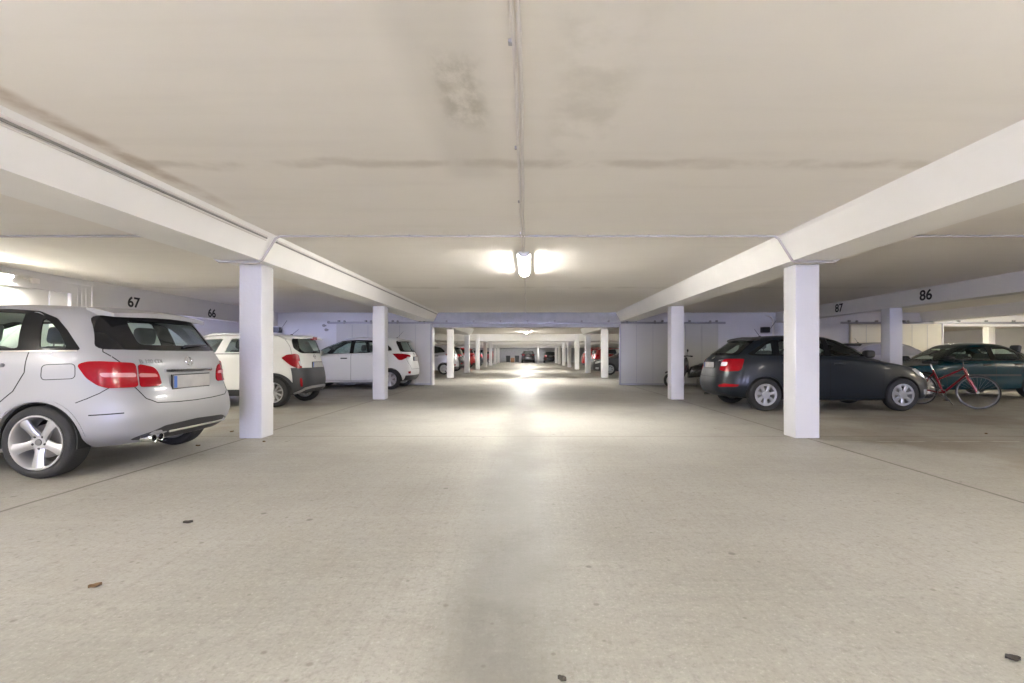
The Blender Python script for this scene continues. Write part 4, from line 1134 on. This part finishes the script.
wall('wall_end', MB().box(-9.3, 26.9, 66.0, 66.3, 0, ZC), M['lintel_paint'], 'grey end wall far down the aisle')
struct('beam', MB().box(-9.3, 9.3, 65.4, 65.7, 1.98, ZC), M['white_paint'], 'white beam in front of the grey end wall', 'beam')
column(1.38, 64.0, .26, .26, ZC, 'slim white post between the two cars at the end wall')
# entrance wall behind the camera with an opening added to let cool daylight in
bw = MB()
for x0, x1, z0, z1 in ((-12, -4.6, 0, ZC), (4.6, 27.2, 0, ZC), (-4.6, 4.6, 2.45, ZC)): bw.box(x0, x1, -20.2, -20.0, z0, z1)
wall('wall_entrance', bw, WT, 'entrance wall behind the camera')

# ---- lit white door in the left wall beside the number beam
struct('lintel', MB().box(-9.05, -8.75, 6.1, 9.72, 2.25, ZC+.01), M['number_beam_paint'], 'pale header over the lit white door behind the silver car', 'lintel')
struct('wall_jamb', MB().box(-9.05, -8.75, 9.20, 9.72, 0, 2.25).box(-9.05, -8.77, 9.72, 11.6, 0, 2.07), M['number_beam_paint'], 'pale jamb between the lit white door and the 67 beam', 'wall')
fr = MB()
fr.box(-8.75, -8.73, 9.64, 9.70, 0, 2.50, .004); fr.box(-8.75, -8.73, 6.1, 9.64, 2.44, 2.50, .004); fr.box(-8.75, -8.735, 9.20, 9.26, 0, 2.25, .004)
for k in range(3): fr.box(-8.75, -8.742, 9.34+.09*k, 9.36+.09*k, 0, 2.40)
struct('trim_1', fr, M['number_beam_paint'], 'raised pale frame around the lit white door', 'frame')
dr = MB()
for z0, z1 in ((0.01, .55), (.56, 1.10), (1.11, 1.65), (1.66, 2.25)):
    for y0, y1 in ((6.1, 7.64), (7.65, 8.84), (8.85, 9.20)): dr.box(-8.90, -8.80, y0, y1-.008, z0, z1, .006)
struct('door_1', dr, M['panel_white'], 'white panelled door under the bright lamp behind the silver car', 'door', smooth=30)
t = thing('junction_box', 'small grey junction box on the header beside the bright door lamp', 'box', (-8.72, 8.50, 2.38))
MB().box(-.04, .03, -.07, .07, -.045, .045, .008).build('box_body', M['conduit_grey'], t, 30)
MB().tube([(0, -.07, 0), (0, -.2, .02)], .01, 8).build('cable', M['conduit_grey'], t, 30)

# ---- fire gate leaves and rail
def gate_leaf(x0, x1, label, edge_sg, mat='door_sheet'):
    t = thing('sliding_gate', label, 'gate', ((x0+x1)/2, 16.72, 0)); w = (x1-x0)/2
    MB().box(-w, w, -.05, .05, .06, 2.14, .006).build('gate_leaf', M[mat], t, 30)
    s = MB()
    n = 6
    for i in range(1, n): s.box(-w+2*w*i/n-.006, -w+2*w*i/n+.006, -.0535, -.049, .10, 2.10)
    s.build('sheet_seam', M['galvanised'], t, 0)
    MB().box(-w, w, -.06, .06, .02, .075, .006).build('bottom_rail', M['galvanised'], t, 30)
    MB().box(edge_sg*w-.03, edge_sg*w+.03, -.062, .062, .02, 2.14, .006).build('edge_profile', M['galvanised'], t, 30)
    for i in range(4):
        x = -w+.25+i*(2*w-.5)/3
        h = MB().box(x-.03, x+.03, -.012, .012, 2.12, 2.25).lathe([(0, -.02), (.035, -.018), (.035, .018), (0, .02)], (x, .02, 2.235), 'y', 14)
        h.build('roller_hanger', M['steel'], t, 35)
    return t
gate_leaf(-6.62, -3.33, 'grey sheet metal sliding fire gate leaf behind the white tall hatchback', 1)
gate_leaf(3.24, 6.64, 'grey sheet metal sliding fire gate leaf to the right of the aisle opening', -1)
gate_leaf(11.25, 14.43, 'pale sliding fire gate leaf of the side aisle above the teal sedan', 1, 'cream_sheet')
def gate_rail(x0, x1, label):
    t = thing('gate_rail', label, 'rail', ((x0+x1)/2, 16.815, 2.2)); w = (x1-x0)/2
    MB().box(-w, w, -.022, .03, -.055, .02, .004).build('rail_profile', M['galvanised'], t, 30)
    n = int(2*w/.87)
    for i in range(n):
        x = -w+.3+i*(2*w-.6)/(n-1)
        MB().box(x-.035, x+.035, -.024, .065, .0, .075, .006).box(x-.012, x+.012, -.028, -.02, .02, .05).build('rail_bracket', M['steel'], t, 30)
    return t
gate_rail(-6.9, 6.95, 'grey sliding gate rail bolted along the lintel over the aisle')
gate_rail(11.0, 21.2, 'sliding gate rail of the side aisle')
def weight_box(x, label):
    t = thing('counterweight_box', label, 'box', (x, 16.74, 1.84))
    MB().box(-.12, .12, -.08, .142, 0, .19, .01).build('box_body', M['black_plastic'], t, 30)
    MB().tube([(.1, -.02, .05), (.36, -.02, .42)], .012, 8).build('lever_rod', M['steel'], t, 30)
weight_box(-8.72, 'black counterweight box with a rod on the wall above the white car')
weight_box(8.32, 'black counterweight box on the wall above the dark grey hatchback')
tag(MB().tube([(8.4, 16.8, 2.42), (8.52, 16.8, 2.40), (8.60, 16.8, 2.30), (8.62, 16.8, 2.1), (8.62, 16.8, .02)], .035, 10).build('drain_pipe', M['conduit_grey']), 'grey bent pipe running down the wall behind the dark grey hatchback', 'pipe')
b = thing('gate_pulley', 'small dark gate pulleys beside the left gate leaf', 'pulley', (-7.10, 16.82, 2.1))
for dz, dx in ((.10, .15), (-.01, -.02), (-.16, .06)):
    MB().lathe([(0, -.03), (.05, -.03), (.05, .03), (0, .03)], (dx, 0, dz), 'y', 14).box(dx-.06, dx+.06, .0, .07, dz-.02, dz+.02).build('pulley_wheel', M['steel'], b, 35)

# ---- conduits and lamps
def conduit(pts, r, label, clips=(), mat='conduit_grey', name='cable_conduit', off=None):
    t = thing(name, label, 'conduit', pts[0]); o = Vector(pts[0])
    MB().tube([Vector(p)-o for p in pts], r, 8).build('conduit_tube', M[mat], t, 40)
    for c in clips:
        c = Vector(c)-o; MB().box(c.x-.013, c.x+.013, c.y-.013, c.y+.013, c.z-.010, c.z+.011, .003).build('clip', M['conduit_mid'], t, 30)
    return t
def run(y0, y1, dx, wob, seed):
    random.seed(seed); pts = []; y = y0
    while y < y1:
        pts.append((-.05+dx+random.uniform(-wob, wob), y, ZC-.016)); y += .55
    pts.append((-.05+dx, y1, ZC-.016)); return pts
conduit(run(-6.5, 6.95, -.014, .009, 3), .010, 'pair cable conduit along the ceiling centre, left tube', [(-.075, y, ZC-.012) for y in (1.2, 2.25, 3.4, 4.6, 5.8)])
conduit(run(-6.5, 6.95, .014, .009, 3), .010, 'pair cable conduit along the ceiling centre, right tube')
conduit(run(8.6, 16.8, 0, .02, 5), .014, 'sagging single conduit from the lamp to the fire gate lintel')
conduit(run(17.2, 34.2, 0, .01, 6), .014, 'single conduit on the ceiling beyond the fire gate')
YC = 5.92
conduit([(-3.05, YC, ZC-.016), (-1.5, YC, ZC-.016), (0, YC, ZC-.016), (1.5, YC, ZC-.016), (3.05, YC, ZC-.016)], .011, 'thin conduit crossing the aisle ceiling between the two beams', [(x, YC, ZC-.012) for x in (-2.2, -1.45, -.72, .75, 1.5, 2.25)], mat='conduit_mid')
for sg, nm in ((-1, 'left'), (1, 'right')):
    bay = [(sg*3.05, YC, ZC-.016), (sg*3.10, YC, ZC-.045), (sg*3.262, YC, ZB+.01), (sg*3.30, YC, ZB-.016), (sg*3.80, YC, ZB-.016), (sg*3.86, YC, ZB+.03), (sg*3.955, YC, ZC-.03), (sg*4.05, YC, ZC-.016), (sg*8.6, YC, ZC-.016)]
    conduit(bay, .015, 'conduit bent around the %s beam above the first column' % nm, [(sg*x, YC, ZC-.012) for x in (4.9, 5.7, 6.5, 7.3, 8.1)], mat='conduit_mid')
for k, (t, mat, lab) in enumerate(((.02, 'conduit_grey', 'uppermost'), (.09, 'conduit_dark', 'middle'), (.17, 'conduit_grey', 'lowest'))):
    x = -(3.145+(3.28-3.145)*t)+.012; z = ZC-.045+(ZB-ZC+.045)*t
    conduit([(x, -6.5, z), (x, 2.0, z), (x, 5.80, z)], .011, '%s of the cables along the left beam near the camera' % lab, mat=mat)
    if k < 2: conduit([(x, 6.02, z), (x, 11, z), (x, 16.8, z)], .011, '%s of the cables along the left beam towards the gate' % lab, mat=mat)

LAMP = emissive('lamp_glow', (1.0, .97, .92), 116)
LAMP_W = emissive('lamp_glow_warm', (1.0, .92, .74), 170)
LAMP_C = emissive('rear_fill_glow', (1.0, .97, .91), 110)  # glow of the unseen tubes added behind the camera for brightness
LAMP_S = emissive('bay_fill_glow', (1.0, .95, .87), 150)  # glow of the out-of-view bay lamps added to lift the bays
LAMP_K = emissive('column_fill_glow', (.98, .975, 1.0), 28)
LAMP_K2 = emissive('column_fill_glow_far', (.98, .975, 1.0), 190)
LAMP_F = emissive('lamp_glow_far', (1.0, .965, .90), 190)
LAMP_B = emissive('lamp_glow_white', (1.0, .96, .84), 140)
def lamp(x, y, z, label, ln=1.75, mat=None, group='ceiling tube lamps'):
    t = thing('ceiling_lamp', label, 'lamp', (x, y, z), 0, group)
    MB().box(-.078, .078, -ln/2, ln/2, -.025, 0, .006).box(-.102, .102, -ln/2-.01, ln/2+.01, -.034, -.022, .003).build('lamp_housing', M['lamp_body'], t, 30)
    pr = [(.072*math.cos(a), -.034+.043*math.sin(a)) for a in [PI+PI*i/12 for i in range(13)]]
    MB().prism(pr, 'y', -ln/2+.04, ln/2-.04).build('diffuser', mat or LAMP, t, 50)
    for s in (-1, 1):
        pe = [(.076*math.cos(a), -.034+.047*math.sin(a)) for a in [PI+PI*i/12 for i in range(13)]]
        MB().prism(pe, 'y', s*(ln/2-.04), s*ln/2).build('end_cap', M['lamp_body'], t, 50)
    return t
lamp(-.045, 7.75, ZC, 'bright white tube lamp on the aisle ceiling before the fire gate')
lamp(-.045, -1.6, ZC, 'added unseen tube lamp on the aisle ceiling behind the camera', mat=LAMP_C)
lamp(-.045, -12.2, ZC, 'added unseen tube lamp on the aisle ceiling far behind the camera', mat=LAMP_C)
lamp(6.2, .9, 2.36, 'added unseen fill lamp over the right bays beside the camera', mat=LAMP_S)
lamp(-6.2, .7, ZC, 'added unseen fill lamp over the left bays beside the camera', mat=LAMP_S)
for sg, nm in ((-1, 'left'), (1, 'right')):
    for yy in (.985, -4.3):  # unseen column lamps added to brighten the ceiling from below
        t = thing('column_fill_lamp', 'added unseen round fill lamp on the %s column %s the camera' % (nm, 'beside' if yy > 0 else 'far behind'), 'lamp', (-3.401 if sg < 0 else 3.441, yy, 1.45), 0, 'added column fill lamps')
        MB().lathe([(0, 0), (.17, 0), (.17, .03), (.15, .045), (0, .045)], (0, 0, 0), 'x', 28).xf(Matrix.Scale(-sg, 4, (1, 0, 0))).build('lamp_base', M['lamp_body'], t, 35)
        MB().lathe([(.145, .04), (.14, .08), (.10, .105), (.05, .115), (0, .118)], (0, 0, 0), 'x', 28).xf(Matrix.Scale(-sg, 4, (1, 0, 0))).build('lamp_dome', LAMP_K if yy > 0 else LAMP_K2, t, 50)
lamp(-.045, 19.4, ZC, 'tube lamp just beyond the fire gate lintel', mat=LAMP_F)
lamp(-.045, 31.0, ZC, 'tube lamp before the first far crossbeam', mat=LAMP_F)
lamp(-.045, 42.5, ZC, 'tube lamp between the far crossbeams', mat=LAMP_F)
lamp(-.045, 53.5, ZC, 'tube lamp before the last crossbeam', mat=LAMP_F)
lamp(-.045, 62.2, ZC, 'added tube lamp near the end wall')  # hidden lamp put in to lighten the end wall
for y, lab in ((0, 'near the camera'), (7.0, 'behind the number 86'), (13.5, 'before the side gate'), (20.5, 'beyond the side gate'), (28.0, 'deep behind the side gate')):
    lamp(17.7, y, ZC, 'warm tube lamp of the side aisle %s' % lab, mat=LAMP_W, group='side aisle lamps')
lamp(-8.67, 7.45, 2.43, 'bright tube lamp on the header over the white door behind the silver car', 1.26, LAMP_B, 'door lamps')

# ---- stencilled bay numbers
def bay_number(s, x, y, z, sg, label):
    vs, fs = text_mesh2d(s, .31, .008, 1.08)
    n = Vector((-sg, 0, 0))
    def place(p): return Vector((x, y - sg*p[0], z+p[1])), n
    m = solid_from2d(vs, fs, place, .002)
    tag(m.build('bay_number', M['black_ink'], None, 0), label, 'number')
bay_number('67', -8.75, 10.68, 2.225, -1, 'black stencilled bay number 67 over the roof of the silver people carrier')
bay_number('66', -8.75, 13.33, 2.21, -1, 'black stencilled bay number 66 over the front of the white small hatchback')
bay_number('86', 8.74, 10.52, 2.37, 1, 'black stencilled bay number 86 on the beam over the teal sedan')
bay_number('87', 8.74, 13.45, 2.37, 1, 'black stencilled bay number 87 on the beam just right of the first right column')

# ---- leaf litter, each piece measured on the floor
def leaf(px, py, size, mat, label, rz):
    s = (py-354.5)/1.075; y = 480/s; x = (px-527)/s
    t = MB(); K = 8; vs = []; 
    for i in range(K+1):
        u = i/K; w = size*.36*math.sin(PI*u)**.8*(1+.15*math.sin(14*u)); cz = .007+.002*math.sin(PI*u*2.3+1)
        vs.append([(-size/2+size*u, w, cz+.010), (-size/2+size*u, 0, cz), (-size/2+size*u, -w, cz+.007)])
    for i in range(K):
        for j in range(2):
            q = [vs[i][j], vs[i+1][j], vs[i+1][j+1], vs[i][j+1]]
            t.add([Vector(p) for p in q] + [Vector(p)-Vector((0, 0, .002)) for p in q], [(0,1,2,3), (7,6,5,4), (0,4,5,1), (1,5,6,2), (2,6,7,3), (3,7,4,0)])
    o = t.build('dry_leaf', M[mat], None, 30); o.location = (x, y, -.004); o.rotation_euler = (0, 0, rz)
    tag(o, label, 'leaf')
leaf(188, 523, .055, 'leaf_dark', 'dark crumpled leaf on the floor in front of the silver car', .3)
leaf(95, 587, .05, 'leaf_brown', 'brown dry leaf on the floor at the lower left', .8)
leaf(198, 446, .05, 'leaf_brown', 'dry leaf between the silver car and the first left column', .2)
leaf(232, 432, .06, 'leaf_brown', 'brown leaf behind the base of the first left column', 1.2)
leaf(264, 442, .05, 'leaf_brown', 'brown leaf in front of the first left column', 2.0)
leaf(562, 681, .03, 'leaf_dark', 'tiny dark twig at the bottom edge of the floor', -.4)
leaf(1013, 660, .045, 'leaf_dark', 'dark leaf at the lower right of the floor', -.3)
leaf(986, 434, .05, 'leaf_brown', 'small leaf on the empty right bay floor', .5)

# ------------------------------------------------------------------ cars
G = 'parked cars'
build_car('silver_people_carrier', 'silver people carrier with red tail lights, its tail towards the aisle at the left edge', SPEC_MPV, (-5.61, 5.0, 0), PI, 'silver_paint')
build_car('white_small_hatchback', 'small white hatchback with dark grey rear bumper and roof rails behind the first left column', SPEC_MINI, (-6.40, 10.50, 0), PI, 'white_car')
build_car('white_tall_hatchback', 'white tall hatchback with dark windows parked next to the left fire gate leaf', SPEC_TALL, (-5.52, 15.60, 0), PI, 'white_car')
build_car('grey_hatchback', 'dark grey hatchback with wheel covers behind the first right column', SPEC_HATCH, (5.86, 9.92, 0), 0, 'grey_car')
build_car('teal_sedan', 'dark teal sedan behind the red bicycle', SPEC_SEDAN, (11.22, 12.62, 0), PI, 'teal_car')
build_car('pale_hatchback', 'pale silver hatchback half hidden behind the dark grey hatchback and the number beam column', dict(SPEC_HATCH, glass_mat='reflection_glass', trim_mat='reflection_glass'), (11.6, 15.3, 0), 0, 'lavender_car', lod=1)
build_car('black_sedan', 'black sedan roof at the right edge behind the teal sedan', SPEC_SEDAN, (16.6, 14.6, 0), PI, 'black_car', lod=1)
# beyond the fire gate
build_car('silver_hatchback', 'silver hatchback parked beyond the fire gate on the left', SPEC_TALL, (-5.72, 26.4, 0), PI, 'lavender_car', lod=1)
build_car('black_hatchback', 'black hatchback behind the silver one beyond the left gate side', SPEC_TALL, (-5.9, 30.4, 0), PI, 'black_car', lod=1)
build_car('red_hatchback', 'bright red hatchback far down the left row', SPEC_TALL, (-6.0, 38.2, 0), PI, 'red_car', lod=1)
build_car('dark_red_hatchback', 'dark red hatchback at the far end of the left row', SPEC_MINI, (-5.5, 56.2, 0), PI, 'dark_red_car', lod=1)
build_car('green_hatchback', 'dark teal hatchback far left between columns', SPEC_MINI, (-5.6, 43.0, 0), PI, 'teal_car', lod=1)
build_car('charcoal_sedan', 'charcoal car facing the aisle beyond the right gate side', SPEC_HATCH, (5.60, 25.9, 0), PI, 'charcoal_car', lod=1)
build_car('black_estate', 'black car nearest beyond the right gate leaf', SPEC_HATCH, (6.1, 20.6, 0), PI, 'black_car', lod=1)
build_car('red_compact', 'red car far down the right row', SPEC_TALL, (6.1, 36.6, 0), 0, 'red_car', lod=1)
build_car('burgundy_compact', 'dark red car in the right row between the charcoal car and the red one', SPEC_MINI, (6.0, 31.4, 0), 0, 'dark_red_car', lod=1)
build_car('end_wall_hatchback', 'dark hatchback with a pale tail parked left of the post at the end wall', SPEC_TALL, (.15, 63.4, 0), PI/2, 'charcoal_car', lod=1)
build_car('end_wall_sedan', 'black car parked right of the post at the end wall', SPEC_HATCH, (3.0, 63.4, 0), PI/2, 'black_car', lod=1)
for x, lab in ((-2.55, 'left black bin by the end wall'), (-1.35, 'right black bin by the end wall')):
    t = thing('waste_bin', 'wheeled ' + lab, 'bin', (x, 65.0, 0), 0, 'bins at the end wall')
    MB().add([(-.24,-.24,.06),(.24,-.24,.06),(.24,.24,.06),(-.24,.24,.06),(-.29,-.30,.86),(.29,-.30,.86),(.29,.30,.86),(-.29,.30,.86)], [(0,3,2,1),(4,5,6,7),(0,1,5,4),(1,2,6,5),(2,3,7,6),(3,0,4,7)]).build('bin_body', M['bin_black'], t)
    MB().box(-.31,.31,-.32,.32,.86,.93,.02).build('bin_lid', M['bin_black'], t)
    for s in (-1, 1): MB().lathe([(0,-.03),(.09,-.03),(.09,.03),(0,.03)], (s*.22, .24, .09), 'x', 14).build('bin_wheel', M['rubber'], t)
t = thing('cardboard_box', 'brown box between the two bins at the end wall', 'box', (-1.95, 65.1, 0))
MB().box(-.25,.25,-.2,.2,0,.62,.01).build('box_body', M['cardboard'], t)
MB().box(-.25,.25,-.04,.04,.62,.625).build('box_tape', M['conduit_grey'], t)

# ------------------------------------------------------------------ bicycle
def build_bicycle():
    d = Vector((.36, -.933, 0)); fw_ = Vector((8.86, 9.42, 0)); rw_ = fw_ - d*1.02
    root = thing('red_bicycle', 'red bicycle leaning between the dark grey hatchback and the teal sedan', 'bicycle', tuple(rw_), math.atan2(d.y, d.x))
    # local frame: x forward, rear hub at x=0
    R = .335
    def wheel_b(x, steer):
        n = MB().lathe([(R-.012, -.013), (R-.002, -.010), (R, 0), (R-.002, .010), (R-.012, .013), (R-.024, .010), (R-.024, -.010)], (0,0,0), 'y', 56, closed=True)
        F = Matrix.Translation((x, 0, R)) @ Matrix.Rotation(steer, 4, 'Z')
        w = n.xf(F).build('wheel', M['rubber'], root, 40)
        MB().lathe([(R-.022, -.011), (R-.022, .011), (R-.040, .009), (R-.044, 0), (R-.040, -.009)], (0,0,0), 'y', 56, closed=True).xf(F).build('rim', M['alloy_dark'], w, 40)
        sp = MB()
        for i in range(28):
            a = 2*PI*i/28; s = (1 if i % 2 else -1); b_ = a + s*.5
            sp.tube([(.02*math.cos(b_), s*.028, .02*math.sin(b_)), ((R-.04)*math.cos(a), 0, (R-.04)*math.sin(a))], .0011, 4)
        sp.xf(F).build('spokes', M['galvanised'], w, 0)
        MB().lathe([(0, -.05), (.012, -.05), (.012, -.033), (.024, -.03), (.018, -.02), (.018, .02), (.024, .03), (.012, .033), (.012, .05), (0, .05)], (0,0,0), 'y', 16).xf(F).build('hub', M['alloy'], w, 35)
        return w
    wheel_b(0, 0); ST = .32; wheel_b(1.02, ST)
    BB = Vector((.44, 0, .28)); ST_T = Vector((.27, 0, .76)); HT = Vector((.81, 0, .83)); HB = Vector((.865, 0, .66))
    f = MB()
    f.tube([BB, ST_T], .019, 10); f.tube([HT+Vector((.012, 0, -.04)), HB], .024, 10)
    f.tube([HT+Vector((.01, 0, -.03)), Vector((.345, 0, .55))], .018, 10)   # low step-through top tube
    f.tube([HB+Vector((-.005, 0, .03)), BB], .022, 10)
    for s in (-1, 1):
        f.tube([BB+Vector((0, .02*s, 0)), Vector((0, .06*s, R))], .009, 8); f.tube([Vector((.29, .012*s, .70)), Vector((0, .06*s, R))], .008, 8)
    f.build('frame', M['red_frame'], root, 50)
    F = Matrix.Translation((1.02, 0, R)) @ Matrix.Rotation(ST, 4, 'Z') @ Matrix.Translation((-1.02, 0, -R))
    k = MB()
    for s in (-1, 1): k.tube([Vector((.875, .035*s, .66)), Vector((.90, .045*s, .58)), Vector((1.0, .055*s, R+.04)), Vector((1.02, .055*s, R))], [.021, .019, .015, .011], 10)
    k.box(.855, .90, -.045, .045, .65, .69, .01); k.tube([(.87, 0, .67), HT], .013, 8)
    k.xf(F).build('fork', M['red_frame'], root, 50)
    MB().tube([HT, HT+Vector((-.02, 0, .12)), HT+Vector((.05, 0, .15))], .012, 8).build('stem', M['black_plastic'], root, 50)
    hb = MB().tube([HT+Vector(p) for p in ((-.10, .29, .17), (.0, .26, .17), (.05, .12, .15), (.05, -.12, .15), (0, -.26, .17), (-.10, -.29, .17))], .011, 8).build('handlebar', M['black_plastic'], root, 50)
    for s in (-1, 1): MB().tube([HT+Vector((-.12, .295*s, .17)), HT+Vector((-.02, .268*s, .17))], .017, 8).build('grip', M['rubber'], hb, 50)
    MB().tube([ST_T-Vector((-.03, 0, .1)), ST_T+Vector((-.04, 0, .12))], .0125, 8).build('seat_post', M['alloy'], root, 50)
    s = MB().box(-.14, .14, -.07, .07, -.03, .03, .028)
    for i, v in enumerate(s.v):
        if v.x > 0: v.y *= max(.25, 1-v.x*5.2)
    s.xf(Matrix.Translation((.23, 0, .91))).build('saddle', M['black_plastic'], root, 60)
    c = MB().lathe([(.075, -.003), (.085, -.003), (.085, .003), (.075, .003)], (BB.x, -.045, BB.z), 'y', 28, closed=True).tube([BB+Vector((0, -.05, 0)), BB+Vector((.10, -.06, -.13))], .010, 8).tube([BB+Vector((0, .05, 0)), BB+Vector((-.10, .06, .13))], .010, 8)
    cr = c.build('crank', M['alloy_dark'], root, 40)
    for p in ((.10, -.10, -.13), (-.10, .10, .13)): MB().box(-.045, .045, -.045, .045, -.01, .01, .005).xf(Matrix.Translation(BB+Vector(p))).build('pedal', M['black_plastic'], cr, 40)
    MB().tube([(0, -.045, R+.035), (.44, -.045, .36)], .004, 6).tube([(0, -.045, R-.035), (.44, -.045, .20)], .004, 6).build('chain', M['steel'], root, 40)
    MB().tube([BB+Vector((-.02, .03, -.02)), Vector((.50, .19, .012))], .008, 8).build('kickstand', M['black_plastic'], root, 40)
    gd = MB(); arc = [(R+.022, a) for a in [PI*(.05+.55*i/18) for i in range(19)]]
    for i, (r, a) in enumerate(arc): gd.v += [Vector((r*math.cos(a), -.022, R+r*math.sin(a))), Vector(((r+.006)*math.cos(a), 0, R+(r+.006)*math.sin(a))), Vector((r*math.cos(a), .022, R+r*math.sin(a))), Vector(((r+.002)*math.cos(a), 0, R+(r+.002)*math.sin(a)))]
    for i in range(18):
        for j in range(4): gd.f.append([4*i+j, 4*i+(j+1) % 4, 4*i+4+(j+1) % 4, 4*i+4+j])
    gd.build('mudguard', M['black_plastic'], root, 60)
    root.rotation_euler.rotate_axis('X', math.radians(4.0))
    return root
build_bicycle()

# ------------------------------------------------------------------ scooter behind the second right column
def build_scooter():
    root = thing('black_scooter', 'black scooter with round mirrors parked in front of the right fire wall', 'scooter', (5.45, 15.55, 0), 0)
    R = .24
    for x in (-.78, .66):
        w = MB().lathe([(R-.07, -.05), (R-.015, -.055), (R, -.02), (R, .02), (R-.015, .055), (R-.07, .05)], (x, 0, R), 'y', 32, closed=True).build('wheel', M['rubber'], root, 40)
        rm = MB().lathe([(R-.066, -.05), (R-.066, .05), (R-.09, .03), (R-.09, -.03)], (x, 0, R), 'y', 32, closed=True)
        for i in range(5):
            a = 2*PI*i/5; rm.tube([(x, 0, R), (x+(R-.075)*math.cos(a), 0, R+(R-.075)*math.sin(a))], .02, 6)
        rm.build('rim', M['alloy'], w, 40)
    # handlebar end is at -x (towards the aisle)
    def hull(st, name, mat, par=root):
        m = MB(); K = len(st); n = 16
        for x, z, hw, hh in st:
            for j in range(n):
                a = 2*PI*j/n; c, s = math.cos(a), math.sin(a)
                m.v.append(Vector((x, hw*math.copysign(abs(c)**.7, c), z+hh*math.copysign(abs(s)**.7, s))))
        for i in range(K-1):
            for j in range(n): m.f.append([i*n+j, i*n+(j+1) % n, (i+1)*n+(j+1) % n, (i+1)*n+j])
        m.f += [list(range(n))[::-1], [(K-1)*n+j for j in range(n)]]
        return m.build(name, M[mat], par, 50)
    hull([(-.24, .42, .08, .10), (-.16, .50, .15, .18), (.05, .54, .17, .21), (.22, .54, .17, .20), (.45, .55, .17, .18), (.75, .62, .13, .14), (.95, .66, .05, .05)], 'body_shell', 'black_car')
    hull([(-.46, .36, .04, .06), (-.40, .50, .15, .20), (-.36, .66, .19, .28), (-.30, .74, .17, .26), (-.24, .70, .10, .20)], 'leg_shield', 'black_car')
    hull([(.10, .72, .06, .03), (.16, .74, .14, .045), (.40, .76, .16, .05), (.62, .81, .15, .055), (.86, .83, .10, .04)], 'seat', 'black_plastic')
    hull([(-.98, .48, .02, .02), (-.92, .51, .06, .03), (-.78, .53, .075, .03), (-.58, .50, .06, .03)], 'mudguard', 'black_car')
    MB().tube([(-.78, 0, R), (-.50, 0, .76), (-.37, 0, 1.0)], .028, 10).build('steering_column', M['steel'], root, 40)
    hb = MB().tube([(-.26, .34, 1.02), (-.34, .2, 1.03), (-.38, 0, 1.0), (-.34, -.2, 1.03), (-.26, -.34, 1.02)], .016, 8).build('handlebar', M['black_plastic'], root, 40)
    for s in (-1, 1):
        MB().tube([(-.27, .33*s, 1.02), (-.21, .37*s, 1.015)], .022, 8).build('grip', M['rubber'], hb, 40)
        MB().tube([(-.34, .22*s, 1.03), (-.36, .30*s, 1.18)], .007, 6).sphere((-.36, .34*s, 1.20), .065, 14, (.35, 1, .75)).build('mirror', M['black_plastic'], hb, 50)
    MB().sphere((-.46, 0, .93), .10, 16, (.8, 1, .9)).build('headlight', M['clear_lens'], root, 50)
    MB().tube([(.25, -.13, .25), (.45, -.16, .24), (.85, -.17, .33)], [.03, .05, .055], 12).build('exhaust', M['steel'], root, 40)
    MB().box(.93, .98, -.09, .09, .62, .70, .02).build('tail_light', M['red_lens'], root, 40)
    MB().tube([(.1, .1, .28), (.12, .2, .015)], .012, 8).build('kickstand', M['steel'], root, 40)
build_scooter()

# ------------------------------------------------------------------ added daylight, camera, render settings
w = bpy.data.worlds.new('daylight'); SC.world = w; w.use_nodes = True
bg = w.node_tree.nodes['Background']; bg.inputs[0].default_value = (.57, .60, 1.0, 1); bg.inputs[1].default_value = 22.0  # unseen blue daylight added from behind to tint the column fronts
pl = bpy.data.lights.new('added_entrance_light', 'AREA'); pl.shape = 'RECTANGLE'; pl.size = 9.2; pl.size_y = 2.45
po = bpy.data.objects.new('added_entrance_light', pl); COL.objects.link(po); po.location = (0, -20.0, 1.225); po.rotation_euler = (PI/2, 0, PI)
pl.cycles.is_portal = True

cam = bpy.data.cameras.new('camera'); co = bpy.data.objects.new('camera', cam); COL.objects.link(co)
co.location = (0, 0, 1.075); co.rotation_euler = (PI/2, 0, 0)
cam.sensor_width = 36; cam.lens = 480/1024*36; cam.shift_x = -15/1024; cam.shift_y = 13/1024; cam.clip_start = .02; cam.clip_end = 200
SC.camera = co
SC.view_settings.view_transform = 'Standard'; SC.view_settings.look = 'None'; SC.view_settings.exposure = 1.38; SC.view_settings.gamma = 1.0
SC.view_settings.use_curve_mapping = False
SC.cycles.use_denoising = True; SC.cycles.max_bounces = 12; SC.cycles.diffuse_bounces = 8; SC.cycles.glossy_bounces = 4; SC.cycles.transparent_max_bounces = 24
SC.cycles.sample_clamp_indirect = 8
